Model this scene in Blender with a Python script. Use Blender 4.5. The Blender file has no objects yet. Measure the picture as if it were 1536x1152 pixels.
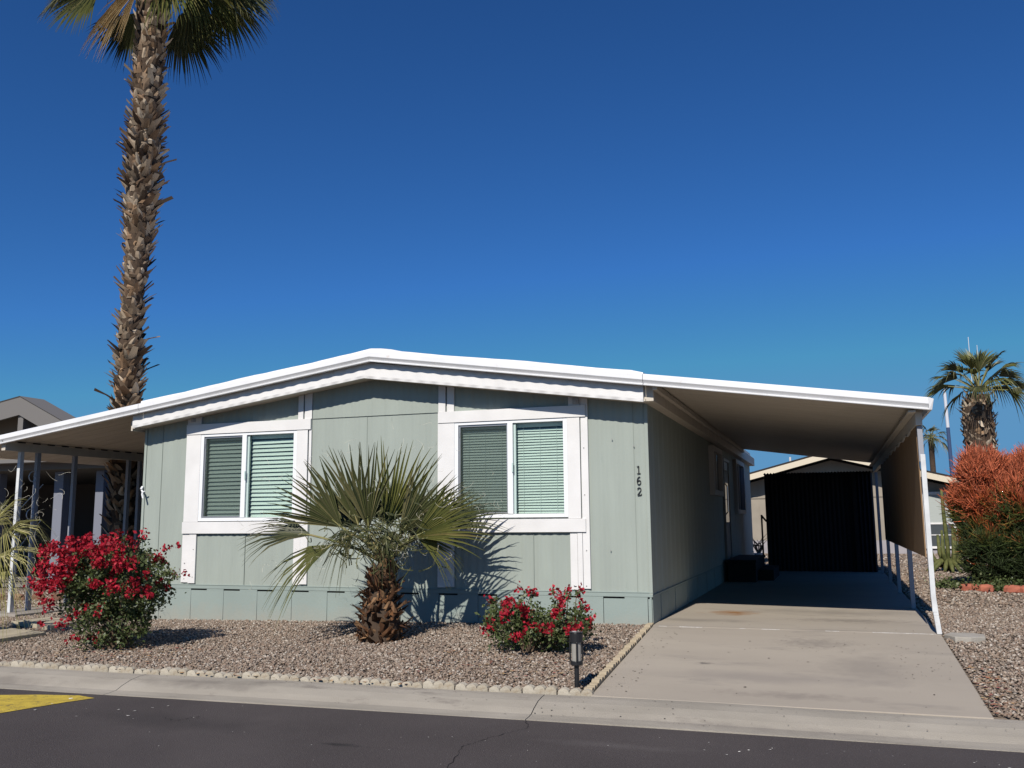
import bpy, math, random
import numpy as np
from mathutils import Vector, Matrix
random.seed(7); rng = np.random.default_rng(11)
S = bpy.context.scene; COL = S.collection
PI = math.pi; rad = math.radians

# ------------------------------------------------------------------ camera
CF = Vector((-0.32463704, 0.93430639, 0.14724932)); CR = Vector((0.94413089, 0.32945095, -0.00888472)); CU = Vector((0.05681248, -0.13613832, 0.9890595))
CAM = Vector((2.15514118, -11.37914009, 1.296))
cd = bpy.data.cameras.new('camera'); cam = bpy.data.objects.new('camera', cd); COL.objects.link(cam)
cd.sensor_width = 36; cd.lens = 1364.98/1536*36; cd.clip_end = 3000; cd.clip_start = .05
m = Matrix((CR, CU, -CF)).transposed().to_4x4(); m.translation = CAM; cam.matrix_world = m
S.camera = cam
# ------------------------------------------------------------------ sky, sun, exposure
SUNK = Vector((0.045, 1.16, -1.0)).normalized()          # direction the light travels
EL = math.asin(-SUNK.z)
w = bpy.data.worlds.new('World'); S.world = w; w.use_nodes = True
nt = w.node_tree; bg = nt.nodes['Background']
sky = nt.nodes.new('ShaderNodeTexSky'); sky.sky_type = 'NISHITA'; sky.sun_disc = False
sky.sun_elevation = EL; sky.sun_rotation = math.atan2(-SUNK.x, -SUNK.y)
sky.air_density = 1.0; sky.dust_density = 0.0; sky.ozone_density = 3.0; sky.altitude = 400
gam = nt.nodes.new('ShaderNodeGamma'); gam.inputs[1].default_value = 1.15
tintn = nt.nodes.new('ShaderNodeMixRGB'); tintn.blend_type = 'MULTIPLY'; tintn.inputs[0].default_value = 1; tintn.inputs[2].default_value = (.38, .87, 1.40, 1)   # a deep desert blue
lim = nt.nodes.new('ShaderNodeMixRGB'); lim.blend_type = 'DARKEN'; lim.inputs[0].default_value = 1; lim.inputs[2].default_value = (2.2, 5.9, 10.6, 1)
nt.links.new(sky.outputs[0], gam.inputs[0]); nt.links.new(gam.outputs[0], tintn.inputs[1]); nt.links.new(tintn.outputs[0], lim.inputs[1]); nt.links.new(lim.outputs[0], bg.inputs[0])
bg.inputs[1].default_value = 0.05
sd = bpy.data.lights.new('sun', 'SUN'); sd.energy = 4.9; sd.angle = rad(.5); sd.color = (1, .945, .87)
sun = bpy.data.objects.new('sun', sd); COL.objects.link(sun); sun.rotation_euler = SUNK.to_track_quat('-Z', 'Y').to_euler()
sun.location = (0, -20, 20)
S.view_settings.view_transform = 'Standard'; S.view_settings.look = 'None'; S.view_settings.exposure = 0; S.view_settings.gamma = 1
S.cycles.transparent_max_bounces = 16; S.cycles.diffuse_bounces = 1

# ------------------------------------------------------------------ helpers
class M:
    """collects polygons of ONE mesh"""
    def __init__(s): s.v = []; s.f = []
    def poly(s, pts):
        b = len(s.v); s.v += [tuple(q) for q in pts]; s.f.append(tuple(range(b, b+len(pts))))
    def box(s, x0, x1, y0, y1, z0, z1):
        b = len(s.v)
        s.v += [(x0,y0,z0),(x1,y0,z0),(x1,y1,z0),(x0,y1,z0),(x0,y0,z1),(x1,y0,z1),(x1,y1,z1),(x0,y1,z1)]
        s.f += [tuple(b+i for i in q) for q in ((0,3,2,1),(4,5,6,7),(0,1,5,4),(1,2,6,5),(2,3,7,6),(3,0,4,7))]
    def hexa(s, P):
        b = len(s.v); s.v += [tuple(q) for q in P]
        s.f += [tuple(b+i for i in q) for q in ((0,3,2,1),(4,5,6,7),(0,1,5,4),(1,2,6,5),(2,3,7,6),(3,0,4,7))]
    def loft(s, rings, cap=True, closed=True):
        b = len(s.v); n = len(rings[0])
        for r in rings: s.v += [tuple(q) for q in r]
        for i in range(len(rings)-1):
            for j in range(n if closed else n-1):
                k = (j+1) % n
                s.f.append((b+i*n+j, b+i*n+k, b+(i+1)*n+k, b+(i+1)*n+j))
        if cap and closed:
            s.f.append(tuple(b+j for j in reversed(range(n)))); s.f.append(tuple(b+(len(rings)-1)*n+j for j in range(n)))
    def tube(s, pts, rads, n=8, cap=True):
        pts = [Vector(q) for q in pts]
        if not hasattr(rads, '__len__'): rads = [rads]*len(pts)
        rings = []; ref = None
        for i, q in enumerate(pts):
            d = (pts[min(i+1, len(pts)-1)] - pts[max(i-1, 0)]).normalized()
            if ref is None or abs(ref.dot(d)) > .95: ref = Vector((0,0,1)) if abs(d.z) < .9 else Vector((1,0,0))
            a = (ref - d*ref.dot(d)).normalized(); b2 = d.cross(a); ref = a
            rings.append([q + (a*math.cos(2*PI*j/n) + b2*math.sin(2*PI*j/n))*rads[i] for j in range(n)])
        s.loft(rings, cap)
    def extr(s, prof, x0, x1, fz=None):
        """profile in (y,z) extruded along x; fz(x) adds to z"""
        f = fz or (lambda x: 0)
        s.loft([[(x, y, z+f(x)) for y, z in prof] for x in ((x0, x1) if not hasattr(x0,'__len__') else x0)])
    def build(s, name, mt, parent=None, bevel=0, smooth=False):
        me = bpy.data.meshes.new(name); me.from_pydata(s.v, [], s.f); me.materials.append(mt)
        if smooth: me.polygons.foreach_set('use_smooth', [True]*len(me.polygons))
        o = bpy.data.objects.new(name, me); COL.objects.link(o)
        if parent:
            o.parent = parent
            l = parent; loc = Vector((0,0,0))
            while l: loc += l.location; l = l.parent
            if loc.length > 0:
                o.location = -loc
        if bevel:
            b = o.modifiers.new('bevel', 'BEVEL'); b.width = bevel; b.segments = 2; b.limit_method = 'ANGLE'
        return o
def tag(o, label=None, cat=None, group=None, kind=None):
    if label: o['label'] = label
    if cat: o['category'] = cat
    if group: o['group'] = group
    if kind: o['kind'] = kind
    return o
def empty(name, loc, label, cat, group=None):
    o = bpy.data.objects.new(name, None); COL.objects.link(o); o.location = loc; o.empty_display_size = .2
    return tag(o, label, cat, group)
def copy_tree(o, parent=None):
    c = o.copy(); COL.objects.link(c)
    if parent: c.parent = parent
    for ch in list(o.children): copy_tree(ch, c)
    return c

def mat(name, col, rough=.8, col2=None, scale=8, detail=4, bump=0, bscale=None, island=0, metal=0, spec=.3, stretch=None, col3=None, s3=1, t3=(.55,.7), trans=0, coord='Object'):
    mt = bpy.data.materials.new(name); mt.use_nodes = True; n = mt.node_tree; L = n.links
    b = n.nodes['Principled BSDF']; b.inputs['Roughness'].default_value = rough; b.inputs['Metallic'].default_value = metal
    b.inputs['Specular IOR Level'].default_value = spec
    tc = n.nodes.new('ShaderNodeTexCoord'); mp = n.nodes.new('ShaderNodeMapping'); L.new(tc.outputs[coord], mp.inputs[0])
    if stretch: mp.inputs['Scale'].default_value = stretch
    out = None
    if col2:
        nz = n.nodes.new('ShaderNodeTexNoise'); nz.inputs['Scale'].default_value = scale; nz.inputs['Detail'].default_value = detail; L.new(mp.outputs[0], nz.inputs[0])
        r = n.nodes.new('ShaderNodeValToRGB'); r.color_ramp.elements[0].position = .32; r.color_ramp.elements[1].position = .68
        r.color_ramp.elements[0].color = (*col, 1); r.color_ramp.elements[1].color = (*col2, 1)
        L.new(nz.outputs[0], r.inputs[0]); out = r.outputs[0]
    if col3:
        nz = n.nodes.new('ShaderNodeTexNoise'); nz.inputs['Scale'].default_value = s3; nz.inputs['Detail'].default_value = 6; nz.inputs['Roughness'].default_value = .65; L.new(mp.outputs[0], nz.inputs[0])
        r = n.nodes.new('ShaderNodeMapRange'); r.inputs[1].default_value = t3[0]; r.inputs[2].default_value = t3[1]; L.new(nz.outputs[0], r.inputs[0])
        mx = n.nodes.new('ShaderNodeMixRGB'); L.new(r.outputs[0], mx.inputs[0])
        if out: L.new(out, mx.inputs[1])
        else: mx.inputs[1].default_value = (*col, 1)
        mx.inputs[2].default_value = (*col3, 1); out = mx.outputs[0]
    if island:
        g = n.nodes.new('ShaderNodeNewGeometry'); r = n.nodes.new('ShaderNodeMapRange'); L.new(g.outputs['Random Per Island'], r.inputs[0])
        r.inputs[3].default_value = 1-island; r.inputs[4].default_value = 1+island
        mx = n.nodes.new('ShaderNodeVectorMath'); mx.operation = 'SCALE'
        if out: L.new(out, mx.inputs[0])
        else: mx.inputs[0].default_value = col
        L.new(r.outputs[0], mx.inputs['Scale']); out = mx.outputs[0]
    if out: L.new(out, b.inputs['Base Color'])
    else: b.inputs['Base Color'].default_value = (*col, 1)
    if bump:
        nz = n.nodes.new('ShaderNodeTexNoise'); nz.inputs['Scale'].default_value = bscale or scale*4; nz.inputs['Detail'].default_value = 5; L.new(mp.outputs[0], nz.inputs[0])
        bp = n.nodes.new('ShaderNodeBump'); bp.inputs['Strength'].default_value = bump; bp.inputs['Distance'].default_value = .01
        L.new(nz.outputs[0], bp.inputs['Height']); L.new(bp.outputs[0], b.inputs['Normal'])
    if trans:
        t = n.nodes.new('ShaderNodeBsdfTranslucent')
        if out: L.new(out, t.inputs[0])
        else: t.inputs[0].default_value = (*col, 1)
        ms = n.nodes.new('ShaderNodeMixShader'); ms.inputs[0].default_value = trans
        L.new(b.outputs[0], ms.inputs[1]); L.new(t.outputs[0], ms.inputs[2]); L.new(ms.outputs[0], n.nodes['Material Output'].inputs[0])
    return mt
def ramp_island(name, cols, rough=.85, trans=0, spec=.3):
    """every separate piece takes one of the given colours"""
    mt = mat(name, cols[0], rough, spec=spec, trans=0); n = mt.node_tree; L = n.links; b = n.nodes['Principled BSDF']
    g = n.nodes.new('ShaderNodeNewGeometry'); r = n.nodes.new('ShaderNodeValToRGB'); L.new(g.outputs['Random Per Island'], r.inputs[0])
    e = r.color_ramp.elements
    while len(e) < len(cols): e.new(.5)
    for i, c in enumerate(cols): e[i].position = i/(len(cols)-1); e[i].color = (*c, 1)
    L.new(r.outputs[0], b.inputs['Base Color'])
    if trans:
        t = n.nodes.new('ShaderNodeBsdfTranslucent'); L.new(r.outputs[0], t.inputs[0])
        ms = n.nodes.new('ShaderNodeMixShader'); ms.inputs[0].default_value = trans
        L.new(b.outputs[0], ms.inputs[1]); L.new(t.outputs[0], ms.inputs[2]); L.new(ms.outputs[0], n.nodes['Material Output'].inputs[0])
    return mt
def glassy(name, tint, refl=.12):
    mt = bpy.data.materials.new(name); mt.use_nodes = True; n = mt.node_tree; L = n.links; n.nodes.remove(n.nodes['Principled BSDF'])
    t = n.nodes.new('ShaderNodeBsdfTransparent'); t.inputs[0].default_value = (*tint, 1)
    g = n.nodes.new('ShaderNodeBsdfGlossy'); g.inputs['Roughness'].default_value = .03
    fr = n.nodes.new('ShaderNodeFresnel'); fr.inputs[0].default_value = 1.5
    ad = n.nodes.new('ShaderNodeMath'); ad.operation = 'ADD'; ad.inputs[1].default_value = refl; L.new(fr.outputs[0], ad.inputs[0])
    ms = n.nodes.new('ShaderNodeMixShader'); L.new(ad.outputs[0], ms.inputs[0]); L.new(t.outputs[0], ms.inputs[1]); L.new(g.outputs[0], ms.inputs[2])
    L.new(ms.outputs[0], n.nodes['Material Output'].inputs[0]); return mt
def screeny(name, col, op):
    mt = bpy.data.materials.new(name); mt.use_nodes = True; n = mt.node_tree; L = n.links; b = n.nodes['Principled BSDF']
    b.inputs['Base Color'].default_value = (*col, 1); b.inputs['Alpha'].default_value = op; b.inputs['Roughness'].default_value = .6
    return mt

WHITE = mat('white_paint', (.77,.755,.73), .45, (.70,.685,.66), 3, bump=.15, bscale=60)
ROOFWHITE = mat('white_coated_metal', (.82,.82,.82), .35, (.74,.74,.74), 2.5, col3=(.62,.52,.42), s3=5, t3=(.66,.8))
SAGE = mat('sage_siding', (.345,.385,.340), .7, (.315,.35,.31), 1.6, bump=.25, bscale=70, col3=(.27,.32,.29), s3=6, t3=(.62,.85), stretch=(3,3,.6))
SAGE2 = mat('sage_skirting', (.29,.345,.315), .65, (.26,.31,.285), 1.2, bump=.2, bscale=50)
SOFFIT = mat('soffit_metal', (.64,.575,.48), .6, (.57,.51,.425), 1.2, stretch=(1,6,1))
VINYL = mat('white_vinyl', (.82,.83,.83), .35)
DARK = mat('dark_interior', (.02,.022,.022), .9)
BLACK = mat('black_plastic', (.012,.012,.013), .45, spec=.5)
CONC = mat('concrete', (.35,.31,.265), .9, (.29,.258,.22), 1.3, detail=7, bump=.3, bscale=90, col3=(.205,.18,.155), s3=2.3, t3=(.56,.78), stretch=(.6,1.2,1))
CURBC = mat('kerb_concrete', (.365,.328,.272), .9, (.29,.26,.214), 2.2, detail=8, bump=.5, bscale=120, col3=(.19,.165,.14), s3=3, t3=(.58,.75), stretch=(.7,1.5,1))
ASPH = mat('asphalt', (.080,.067,.064), .9, (.058,.048,.046), .7, detail=8, bump=1.0, bscale=110, col3=(.125,.112,.108), s3=70, t3=(.55,.72))
DIRT = mat('gravel_bed', (.15,.118,.09), 1, (.24,.19,.145), 60, detail=3, bump=1, bscale=90)
FARGRAV = mat('far_ground', (.26,.22,.18), 1, (.20,.165,.135), 30, bump=1, bscale=60)
GRAVEL = ramp_island('gravel_stones', [(0.291,0.223,0.167),(0.192,0.146,0.113),(0.248,0.179,0.129),(0.341,0.276,0.216),(0.167,0.131,0.105),(0.273,0.205,0.154),(0.254,0.173,0.127),(0.217,0.173,0.137),(0.316,0.24,0.178),(0.416,0.352,0.283),(.50,.44,.37),(.13,.10,.08)], .9)
YELLOW = mat('yellow_road_paint', (.58,.43,.06), .75, (.44,.32,.05), 9, bump=.5, bscale=120, col3=(.11,.09,.06), s3=22, t3=(.56,.66))

# ------------------------------------------------------------------ terrain
def sm(t): t = np.clip(t, 0, 1); return t*t*(3-2*t)
def G(x, y):
    x = np.asarray(x, float); y = np.asarray(y, float)
    base = -.018*np.clip(-x, 0, 7.8)
    t = np.clip(-y/3.5, 0, 1)
    z = base*(1-t) - .20*t
    return z
def g(x, y): return float(G(x, y))
xs = np.unique(np.concatenate([-np.geomspace(16, 900, 14), np.arange(-16, 12.1, .5), np.geomspace(13, 900, 14)]))
ys = np.unique(np.concatenate([-np.geomspace(16, 400, 10), np.arange(-15, -3.6, 1.), [-3.62,-3.5], np.arange(-3.25, 2, .25), np.arange(2, 30, 2.), np.geomspace(32, 1500, 14)]))
XX, YY = np.meshgrid(xs, ys); ZZ = G(XX, YY) - .012; ZZ[YY < -3.6] = -.36
gm = M(); gm.v = [tuple(q) for q in np.stack([XX, YY, ZZ], -1).reshape(-1, 3)]
nx = len(xs); gm.f = [(j*nx+i, j*nx+i+1, (j+1)*nx+i+1, (j+1)*nx+i) for j in range(len(ys)-1) for i in range(nx-1)]
tag(gm.build('ground', DIRT, smooth=True), 'gravel covered desert yard ground', kind='structure')
# road
rm = M(); rm.poly([(-200,-14,-.3),(200,-14,-.3),(200,2.0,-.3) if False else (200,-3.7,-.3),(-200,-3.9,-.3)])
tag(rm.build('road', ASPH), 'dark asphalt street in front of the house', kind='structure')
# rolled kerb: strips with joints
KP = [(0,-.2),(-.1,-.202),(-.22,-.216),(-.34,-.25),(-.42,-.282),(-.5,-.29),(-.58,-.292),(-.58,-.37),(0,-.37)]
km = M()
def kerb_y(x): return -3.56 + (.026*x if x < 0 else .006*x)
joints = [-60,-40,-25,-16,-12.5,-8.4,-4.42,-.28,3.6,7.5,11.5,16,25,40,80]
for a, b in zip(joints[:-1], joints[1:]):
    xsq = np.linspace(a+.004, b-.004, 9)
    km.loft([[(x + (.02*(-y)), kerb_y(x)+y*(1.0), z + .004*math.sin(x*1.7)) for y, z in KP] for x in xsq])
tag(km.build('kerb', CURBC), 'rolled concrete kerb along the street', kind='structure')
# driveway slab in two pours
dm = M(); N = 20
def dslab(y0, y1, x0a, x0b, x1):
    rings = []
    for i in range(13):
        y = y0+(y1-y0)*i/12; x0 = x0a+(x0b-x0a)*i/12
        z = 0.012 if y > -.15 else 0.012-.206*min(1, (-.15-y)/3.4)
        rings.append([(x0, y, z-.12), (x1, y, z-.12), (x1, y, z), (x0, y, z)])
    dm.loft(rings)
dslab(-3.552, -.166, .12, .03, 3.2); dslab(-.15, 12.5, .012, .012, 3.2)
DRIVE = mat('driveway_concrete', (.395,.345,.278), .85, (.345,.30,.243), .9, detail=8, bump=.25, bscale=110, col3=(.235,.21,.18), s3=1.6, t3=(.56,.80), stretch=(.45,1.3,1))
def add_stain(mt, cx, cy, r, col, fac=.6, ns=5):
    n = mt.node_tree; L = n.links; b = n.nodes['Principled BSDF']; src = b.inputs['Base Color'].links[0].from_socket
    tc = n.nodes.new('ShaderNodeTexCoord'); nz = n.nodes.new('ShaderNodeTexNoise'); nz.inputs['Scale'].default_value = ns; nz.inputs['Detail'].default_value = 6
    L.new(tc.outputs['Object'], nz.inputs[0])
    sub = n.nodes.new('ShaderNodeVectorMath'); sub.operation = 'SUBTRACT'; L.new(tc.outputs['Object'], sub.inputs[0]); sub.inputs[1].default_value = (cx, cy, 0)
    mu = n.nodes.new('ShaderNodeVectorMath'); mu.operation = 'MULTIPLY'; L.new(sub.outputs[0], mu.inputs[0]); mu.inputs[1].default_value = (1/r[0], 1/r[1], 0)
    ln = n.nodes.new('ShaderNodeVectorMath'); ln.operation = 'LENGTH'; L.new(mu.outputs[0], ln.inputs[0])
    a = n.nodes.new('ShaderNodeMath'); a.operation = 'MULTIPLY_ADD'; L.new(nz.outputs[0], a.inputs[0]); a.inputs[1].default_value = 1.6; L.new(ln.outputs['Value'], a.inputs[2])
    mr = n.nodes.new('ShaderNodeMapRange'); L.new(a.outputs[0], mr.inputs[0]); mr.inputs[1].default_value = 1.75; mr.inputs[2].default_value = .9; mr.inputs[3].default_value = 0; mr.inputs[4].default_value = fac
    mx = n.nodes.new('ShaderNodeMixRGB'); L.new(mr.outputs[0], mx.inputs[0]); L.new(src, mx.inputs[1]); mx.inputs[2].default_value = (*col, 1)
    L.new(mx.outputs[0], b.inputs['Base Color'])
add_stain(CURBC, -3.6, -3.85, (.9,.16), (.15,.13,.11), .6, 6); add_stain(CURBC, -6.2, -4.1, (1.4,.14), (.16,.14,.12), .6, 6); add_stain(CURBC, 1.6, -4.0, (1.6,.08), (.2,.175,.15), .5, 8)
add_stain(ASPH, -3.0, -5.0, (1.2,.35), (.040,.034,.033), .6, 3); add_stain(ASPH, .6, -4.75, (.7,.12), (.12,.105,.10), .5, 5); add_stain(ASPH, -1.3, -5.3, (.25,.05), (.02,.018,.018), .8, 12); add_stain(ASPH, 1.9, -5.25, (.12,.03), (.02,.018,.018), .8, 12)
add_stain(DRIVE, .80, 1.62, (.42,.42), (.25,.12,.04), .9)
add_stain(DRIVE, 2.3, 1.0, (.9,.3), (.20,.175,.145), .7, 9); add_stain(DRIVE, .9, -2.1, (.10,.06), (.10,.09,.08), .8, 20); add_stain(DRIVE, 1.75, -3.2, (.8,.15), (.22,.19,.16), .6, 9); add_stain(DRIVE, 2.4, -2.0, (.5,.9), (.25,.22,.185), .6, 5)
add_stain(DRIVE, 1.9, -.9, (.5,.35), (.17,.15,.13), .5, 14)
add_stain(DRIVE, 1.9, 2.0, (1.6,.5), (.22,.195,.165), .6, 3)
add_stain(DRIVE, 1.5, -2.6, (1.5,.25), (.25,.22,.19), .6, 2)
add_stain(DRIVE, .5, .6, (.9,.25), (.2,.18,.15), .6, 3)
tag(dm.build('driveway', DRIVE, bevel=.006), 'concrete driveway and carport slab', kind='structure')
jm = M(); jm.box(.03, 3.2, -.165, -.151, -.05, .003)
for a, b, q in ((.35,.62,.02),(1.05,1.12,.012),(1.3,1.5,.016),(2.5,3.15,.012),(2.0,2.15,.008),(.1,.2,.01)): jm.box(a, b, -.165-q, -.149, .002, .0135)
tag(jm.build('joint_filler', mat('joint_filler', (.62,.6,.55), .9, (.4,.37,.33), 30)), 'white crumbly filler in the driveway joint', kind='structure')
# yellow marking
ym = M(); ym.poly([(-9.5,-5.9,-.296),(-4.62,-5.27,-.296),(-4.50,-4.36,-.296),(-5.0,-4.31,-.296),(-5.4,-4.40,-.296),(-9.5,-4.8,-.296)])
ym.v = [tuple(q) for q in [(-12,-6.6,-.296),(-4.66,-5.26,-.296),(-4.47,-4.66,-.296),(-4.36,-4.42,-.296),(-4.6,-4.36,-.296),(-5.0,-4.44,-.296),(-5.35,-4.56,-.296),(-12,-5.6,-.296)]]
ym.f = [tuple(range(8))]
tag(ym.build('road_marking', YELLOW), 'yellow painted marking on the asphalt', kind='structure')
# crack ribbons
cm = M()
def crack(pts, wd, z):
    P = []
    for (a, b) in zip(pts[:-1], pts[1:]):
        for i in range(14):
            t = i/14; P.append((a[0]+(b[0]-a[0])*t+random.uniform(-.012,.012), a[1]+(b[1]-a[1])*t+random.uniform(-.012,.012)))
    for (a, b) in zip(P[:-1], P[1:]):
        w1 = wd*random.uniform(.3, 1.2); cm.poly([(a[0]-w1,a[1],z),(a[0]+w1,a[1],z),(b[0]+w1,b[1],z),(b[0]-w1,b[1],z)])
crack([(-.26,-4.15),(-.16,-4.4),(-.34,-4.8),(-.42,-5.1),(-.25,-5.9)], .0032, -.2965)
crack([(-3.2,-4.9),(-3.0,-5.0),(-2.9,-4.8)], .004, -.2965)
tag(cm.build('road_crack', mat('crack', (.02,.018,.018), 1)), 'thin crack running through the asphalt', kind='structure')

# ------------------------------------------------------------------ gravel stones (one piece of stuff)
def scatter(n, xr, yr, size, keep=None):
    x = rng.uniform(*xr, n); y = rng.uniform(*yr, n)
    if keep is not None:
        k = keep(x, y); x = x[k]; y = y[k]
    n = len(x); z = G(x, y)
    base = np.array([(1,0,0),(0,1,0),(-1,0,0),(0,-1,0),(0,0,1),(0,0,-1)], float)
    s = rng.uniform(size*.55, size*1.35, (n,1,1)); V = base[None]*s*rng.uniform(.7,1.25,(n,6,1)); V += rng.normal(0, size*.16, (n,6,3))
    V[:,:,2] *= rng.uniform(.5,.85,(n,1)); V[:,:,0] *= rng.uniform(.9,1.6,(n,1))
    th = rng.uniform(0, 2*PI, n); ph = rng.normal(0, .35, n)
    c, s_ = np.cos(ph)[:,None], np.sin(ph)[:,None]; X = V[:,:,0]*c - V[:,:,2]*s_; Z = V[:,:,0]*s_ + V[:,:,2]*c
    c, s_ = np.cos(th)[:,None], np.sin(th)[:,None]; X2 = X*c - V[:,:,1]*s_; Y2 = X*s_ + V[:,:,1]*c
    return np.stack([X2 + x[:,None], Y2 + y[:,None], Z + (z + rng.uniform(-.004,.014,n))[:,None]], -1)
def np_mesh(name, V, F, mt):
    """V (n,k,3) copies of a k-vertex piece with faces F"""
    n, k, _ = V.shape; F = np.array(F); fs = F.shape[1]
    me = bpy.data.meshes.new(name); me.vertices.add(n*k); me.vertices.foreach_set('co', V.reshape(-1).astype(np.float32))
    idx = (F[None] + (np.arange(n)*k)[:,None,None]).reshape(-1); me.loops.add(len(idx)); me.loops.foreach_set('vertex_index', idx.astype(np.int32))
    nf = n*len(F); me.polygons.add(nf); me.polygons.foreach_set('loop_start', np.arange(0, nf*fs, fs, dtype=np.int32))
    me.update(calc_edges=True); me.validate(); me.materials.append(mt)
    o = bpy.data.objects.new(name, me); COL.objects.link(o); return o
OCT = [(0,1,4),(1,2,4),(2,3,4),(3,0,4),(1,0,5),(2,1,5),(3,2,5),(0,3,5)]
kb = lambda x, y: y > np.where(x < 0, -3.50+.026*x, -3.50)
V = np.concatenate([
    scatter(80000, (-10.5,-.02), (-3.75,.02), .0150, lambda x,y: kb(x,y) & ~((x<-7.75)&(y>.0))),
    scatter(26000, (-14.5,-7.8), (-1.2,5.5), .022),
    scatter(46000, (3.22,8.2), (-3.5,3.2), .0165),
    scatter(16000, (3.22,10), (3.2,14), .026), scatter(7000, (-.5,9), (13,23), .035)])
tag(np_mesh('gravel', V, OCT, GRAVEL), 'pinkish grey decorative gravel spread over the yard', 'gravel', kind='stuff')
del V
# specks and litter on road, kerb and drive
def flat_bits(n, xr, yr, zf, size):
    x = rng.uniform(*xr, n); y = rng.uniform(*yr, n); z = zf(x, y)
    a = rng.uniform(0, 2*PI, (n,1)) + np.array([0, 1.3, 3.0, 4.4])[None]; r = rng.uniform(size*.4, size*1.3, (n,1))*rng.uniform(.5,1.2,(n,4))
    return np.stack([x[:,None]+np.cos(a)*r*1.3, y[:,None]+np.sin(a)*r, z[:,None]+.002+rng.uniform(0,size*.35,(n,4))], -1)
road_z = lambda x, y: np.full_like(x, -.299)
drz = lambda x, y: .0135-.206*np.clip((-.15-y)/3.4, 0, 1)
V = np.concatenate([flat_bits(60, (-5,3.5), (-5.9,-4.3), road_z, .005), flat_bits(22, (1.2,3.3), (-4.8,-4.3), road_z, .009), flat_bits(10, (-4.6,-3.4), (-5.1,-4.5), road_z, .016)])
tag(np_mesh('road_litter', V, [(0,1,2,3)], mat('pale_chips', (.6,.57,.52), .8, island=.4)), 'pale chips and petals scattered on the asphalt', 'litter', kind='stuff')
kz = lambda x, y: np.interp(-(y-(-3.56)), [0,.1,.22,.34,.42,.5,.58], [-.2,-.202,-.216,-.25,-.282,-.29,-.292])
V = np.concatenate([flat_bits(60, (.25,3.1), (-3.5,2.2), drz, .010), flat_bits(40, (1.5,2.3), (-1.4,-.5), drz, .008), flat_bits(60, (2.6,3.18), (-2.4,-.8), drz, .008),
    flat_bits(140, (-5,3.5), (-4.05,-3.6), lambda x,y: kz(x,y)+.006, .007), flat_bits(60, (.13,.4), (-3.5,-.3), drz, .009)])
tag(np_mesh('dry_debris', V, [(0,1,2,3)], mat('brown_debris', (.07,.05,.035), 1, island=.5)), 'small dark leaves and pebbles on the concrete', 'debris', kind='stuff')
def gb(x, y): return G(x, y)+.02
V = np.concatenate([flat_bits(260, (-1.9,-.2), (-3.1,-1.9), gb, .016), flat_bits(260, (-6.3,-4.6), (-3.3,-2.2), gb, .017), flat_bits(120, (-4.9,-1.6), (-3.66,-3.5), gb, .02), flat_bits(110, (3.2,3.45), (-3.5,-1.8), gb, .02)])
tag(np_mesh('fallen_petals', V, [(0,1,2,3)], ramp_island('dry_petals', [(.42,.26,.10),(.33,.10,.07),(.45,.33,.18),(.30,.20,.10),(.38,.10,.10)])), 'dry fallen petals and leaves under the shrubs', 'petals', kind='stuff')

def add_dust(mt, z0, z1, col, fac):
    n = mt.node_tree; L = n.links; b = n.nodes['Principled BSDF']; src = b.inputs['Base Color'].links[0].from_socket
    tc = n.nodes.new('ShaderNodeTexCoord'); sp = n.nodes.new('ShaderNodeSeparateXYZ'); L.new(tc.outputs['Object'], sp.inputs[0])
    nz = n.nodes.new('ShaderNodeTexNoise'); nz.inputs['Scale'].default_value = 5; nz.inputs['Detail'].default_value = 8; nz.inputs['Roughness'].default_value = .7; L.new(tc.outputs['Object'], nz.inputs[0])
    a = n.nodes.new('ShaderNodeMath'); a.operation = 'MULTIPLY_ADD'; L.new(nz.outputs[0], a.inputs[0]); a.inputs[1].default_value = .55; L.new(sp.outputs['Z'], a.inputs[2])
    mr = n.nodes.new('ShaderNodeMapRange'); L.new(a.outputs[0], mr.inputs[0]); mr.inputs[1].default_value = z1; mr.inputs[2].default_value = z0; mr.inputs[3].default_value = 0; mr.inputs[4].default_value = fac
    mx = n.nodes.new('ShaderNodeMixRGB'); L.new(mr.outputs[0], mx.inputs[0]); L.new(src, mx.inputs[1]); mx.inputs[2].default_value = (*col, 1); L.new(mx.outputs[0], b.inputs['Base Color'])
add_dust(SAGE2, .12, .42, (.36,.32,.26), .55)
# ------------------------------------------------------------------ edging
EDG = mat('worn_white_concrete', (.50,.45,.36), .9, (.38,.33,.25), 9, bump=.6, bscale=60, col3=(.30,.23,.15), s3=14, t3=(.56,.72))
EDG2 = mat('worn_buff_concrete', (.42,.345,.235), .9, (.33,.265,.175), 9, bump=.6, bscale=60, col3=(.22,.16,.10), s3=12, t3=(.55,.72))
def edging_mesh(mt, L=.31):
    m_ = M(); pts = []
    for k in range(3):
        c = L/3*(k+.5)-L/2
        for j in range(7):
            a = PI - PI*j/6; pts.append((c+math.cos(a)*L/6*.98, .018+math.sin(a)*.036))
    ring0 = [(x, -.036, z) for x, z in pts]+[(L/2*.99,-.036,-.12),(-L/2*.99,-.036,-.12)]
    ring1 = [(x, .036, z) for x, z in pts]+[(L/2*.99,.036,-.12),(-L/2*.99,.036,-.12)]
    m_.loft([ring0, ring1]); return m_
proto = edging_mesh(EDG).build('edging_block', EDG, bevel=.006); protoB = edging_mesh(EDG2).build('edging_block', EDG2, bevel=.006)
i = 0; x = .13
def edge_at(pr, first, x, y, z, rz, rx, label, grp):
    o = pr if first else pr.copy()
    if not first: COL.objects.link(o)
    o.location = (x, y, z); o.rotation_euler = (rx, random.uniform(-.015,.015), rz)
    tag(o, label, 'edging', grp)
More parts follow.
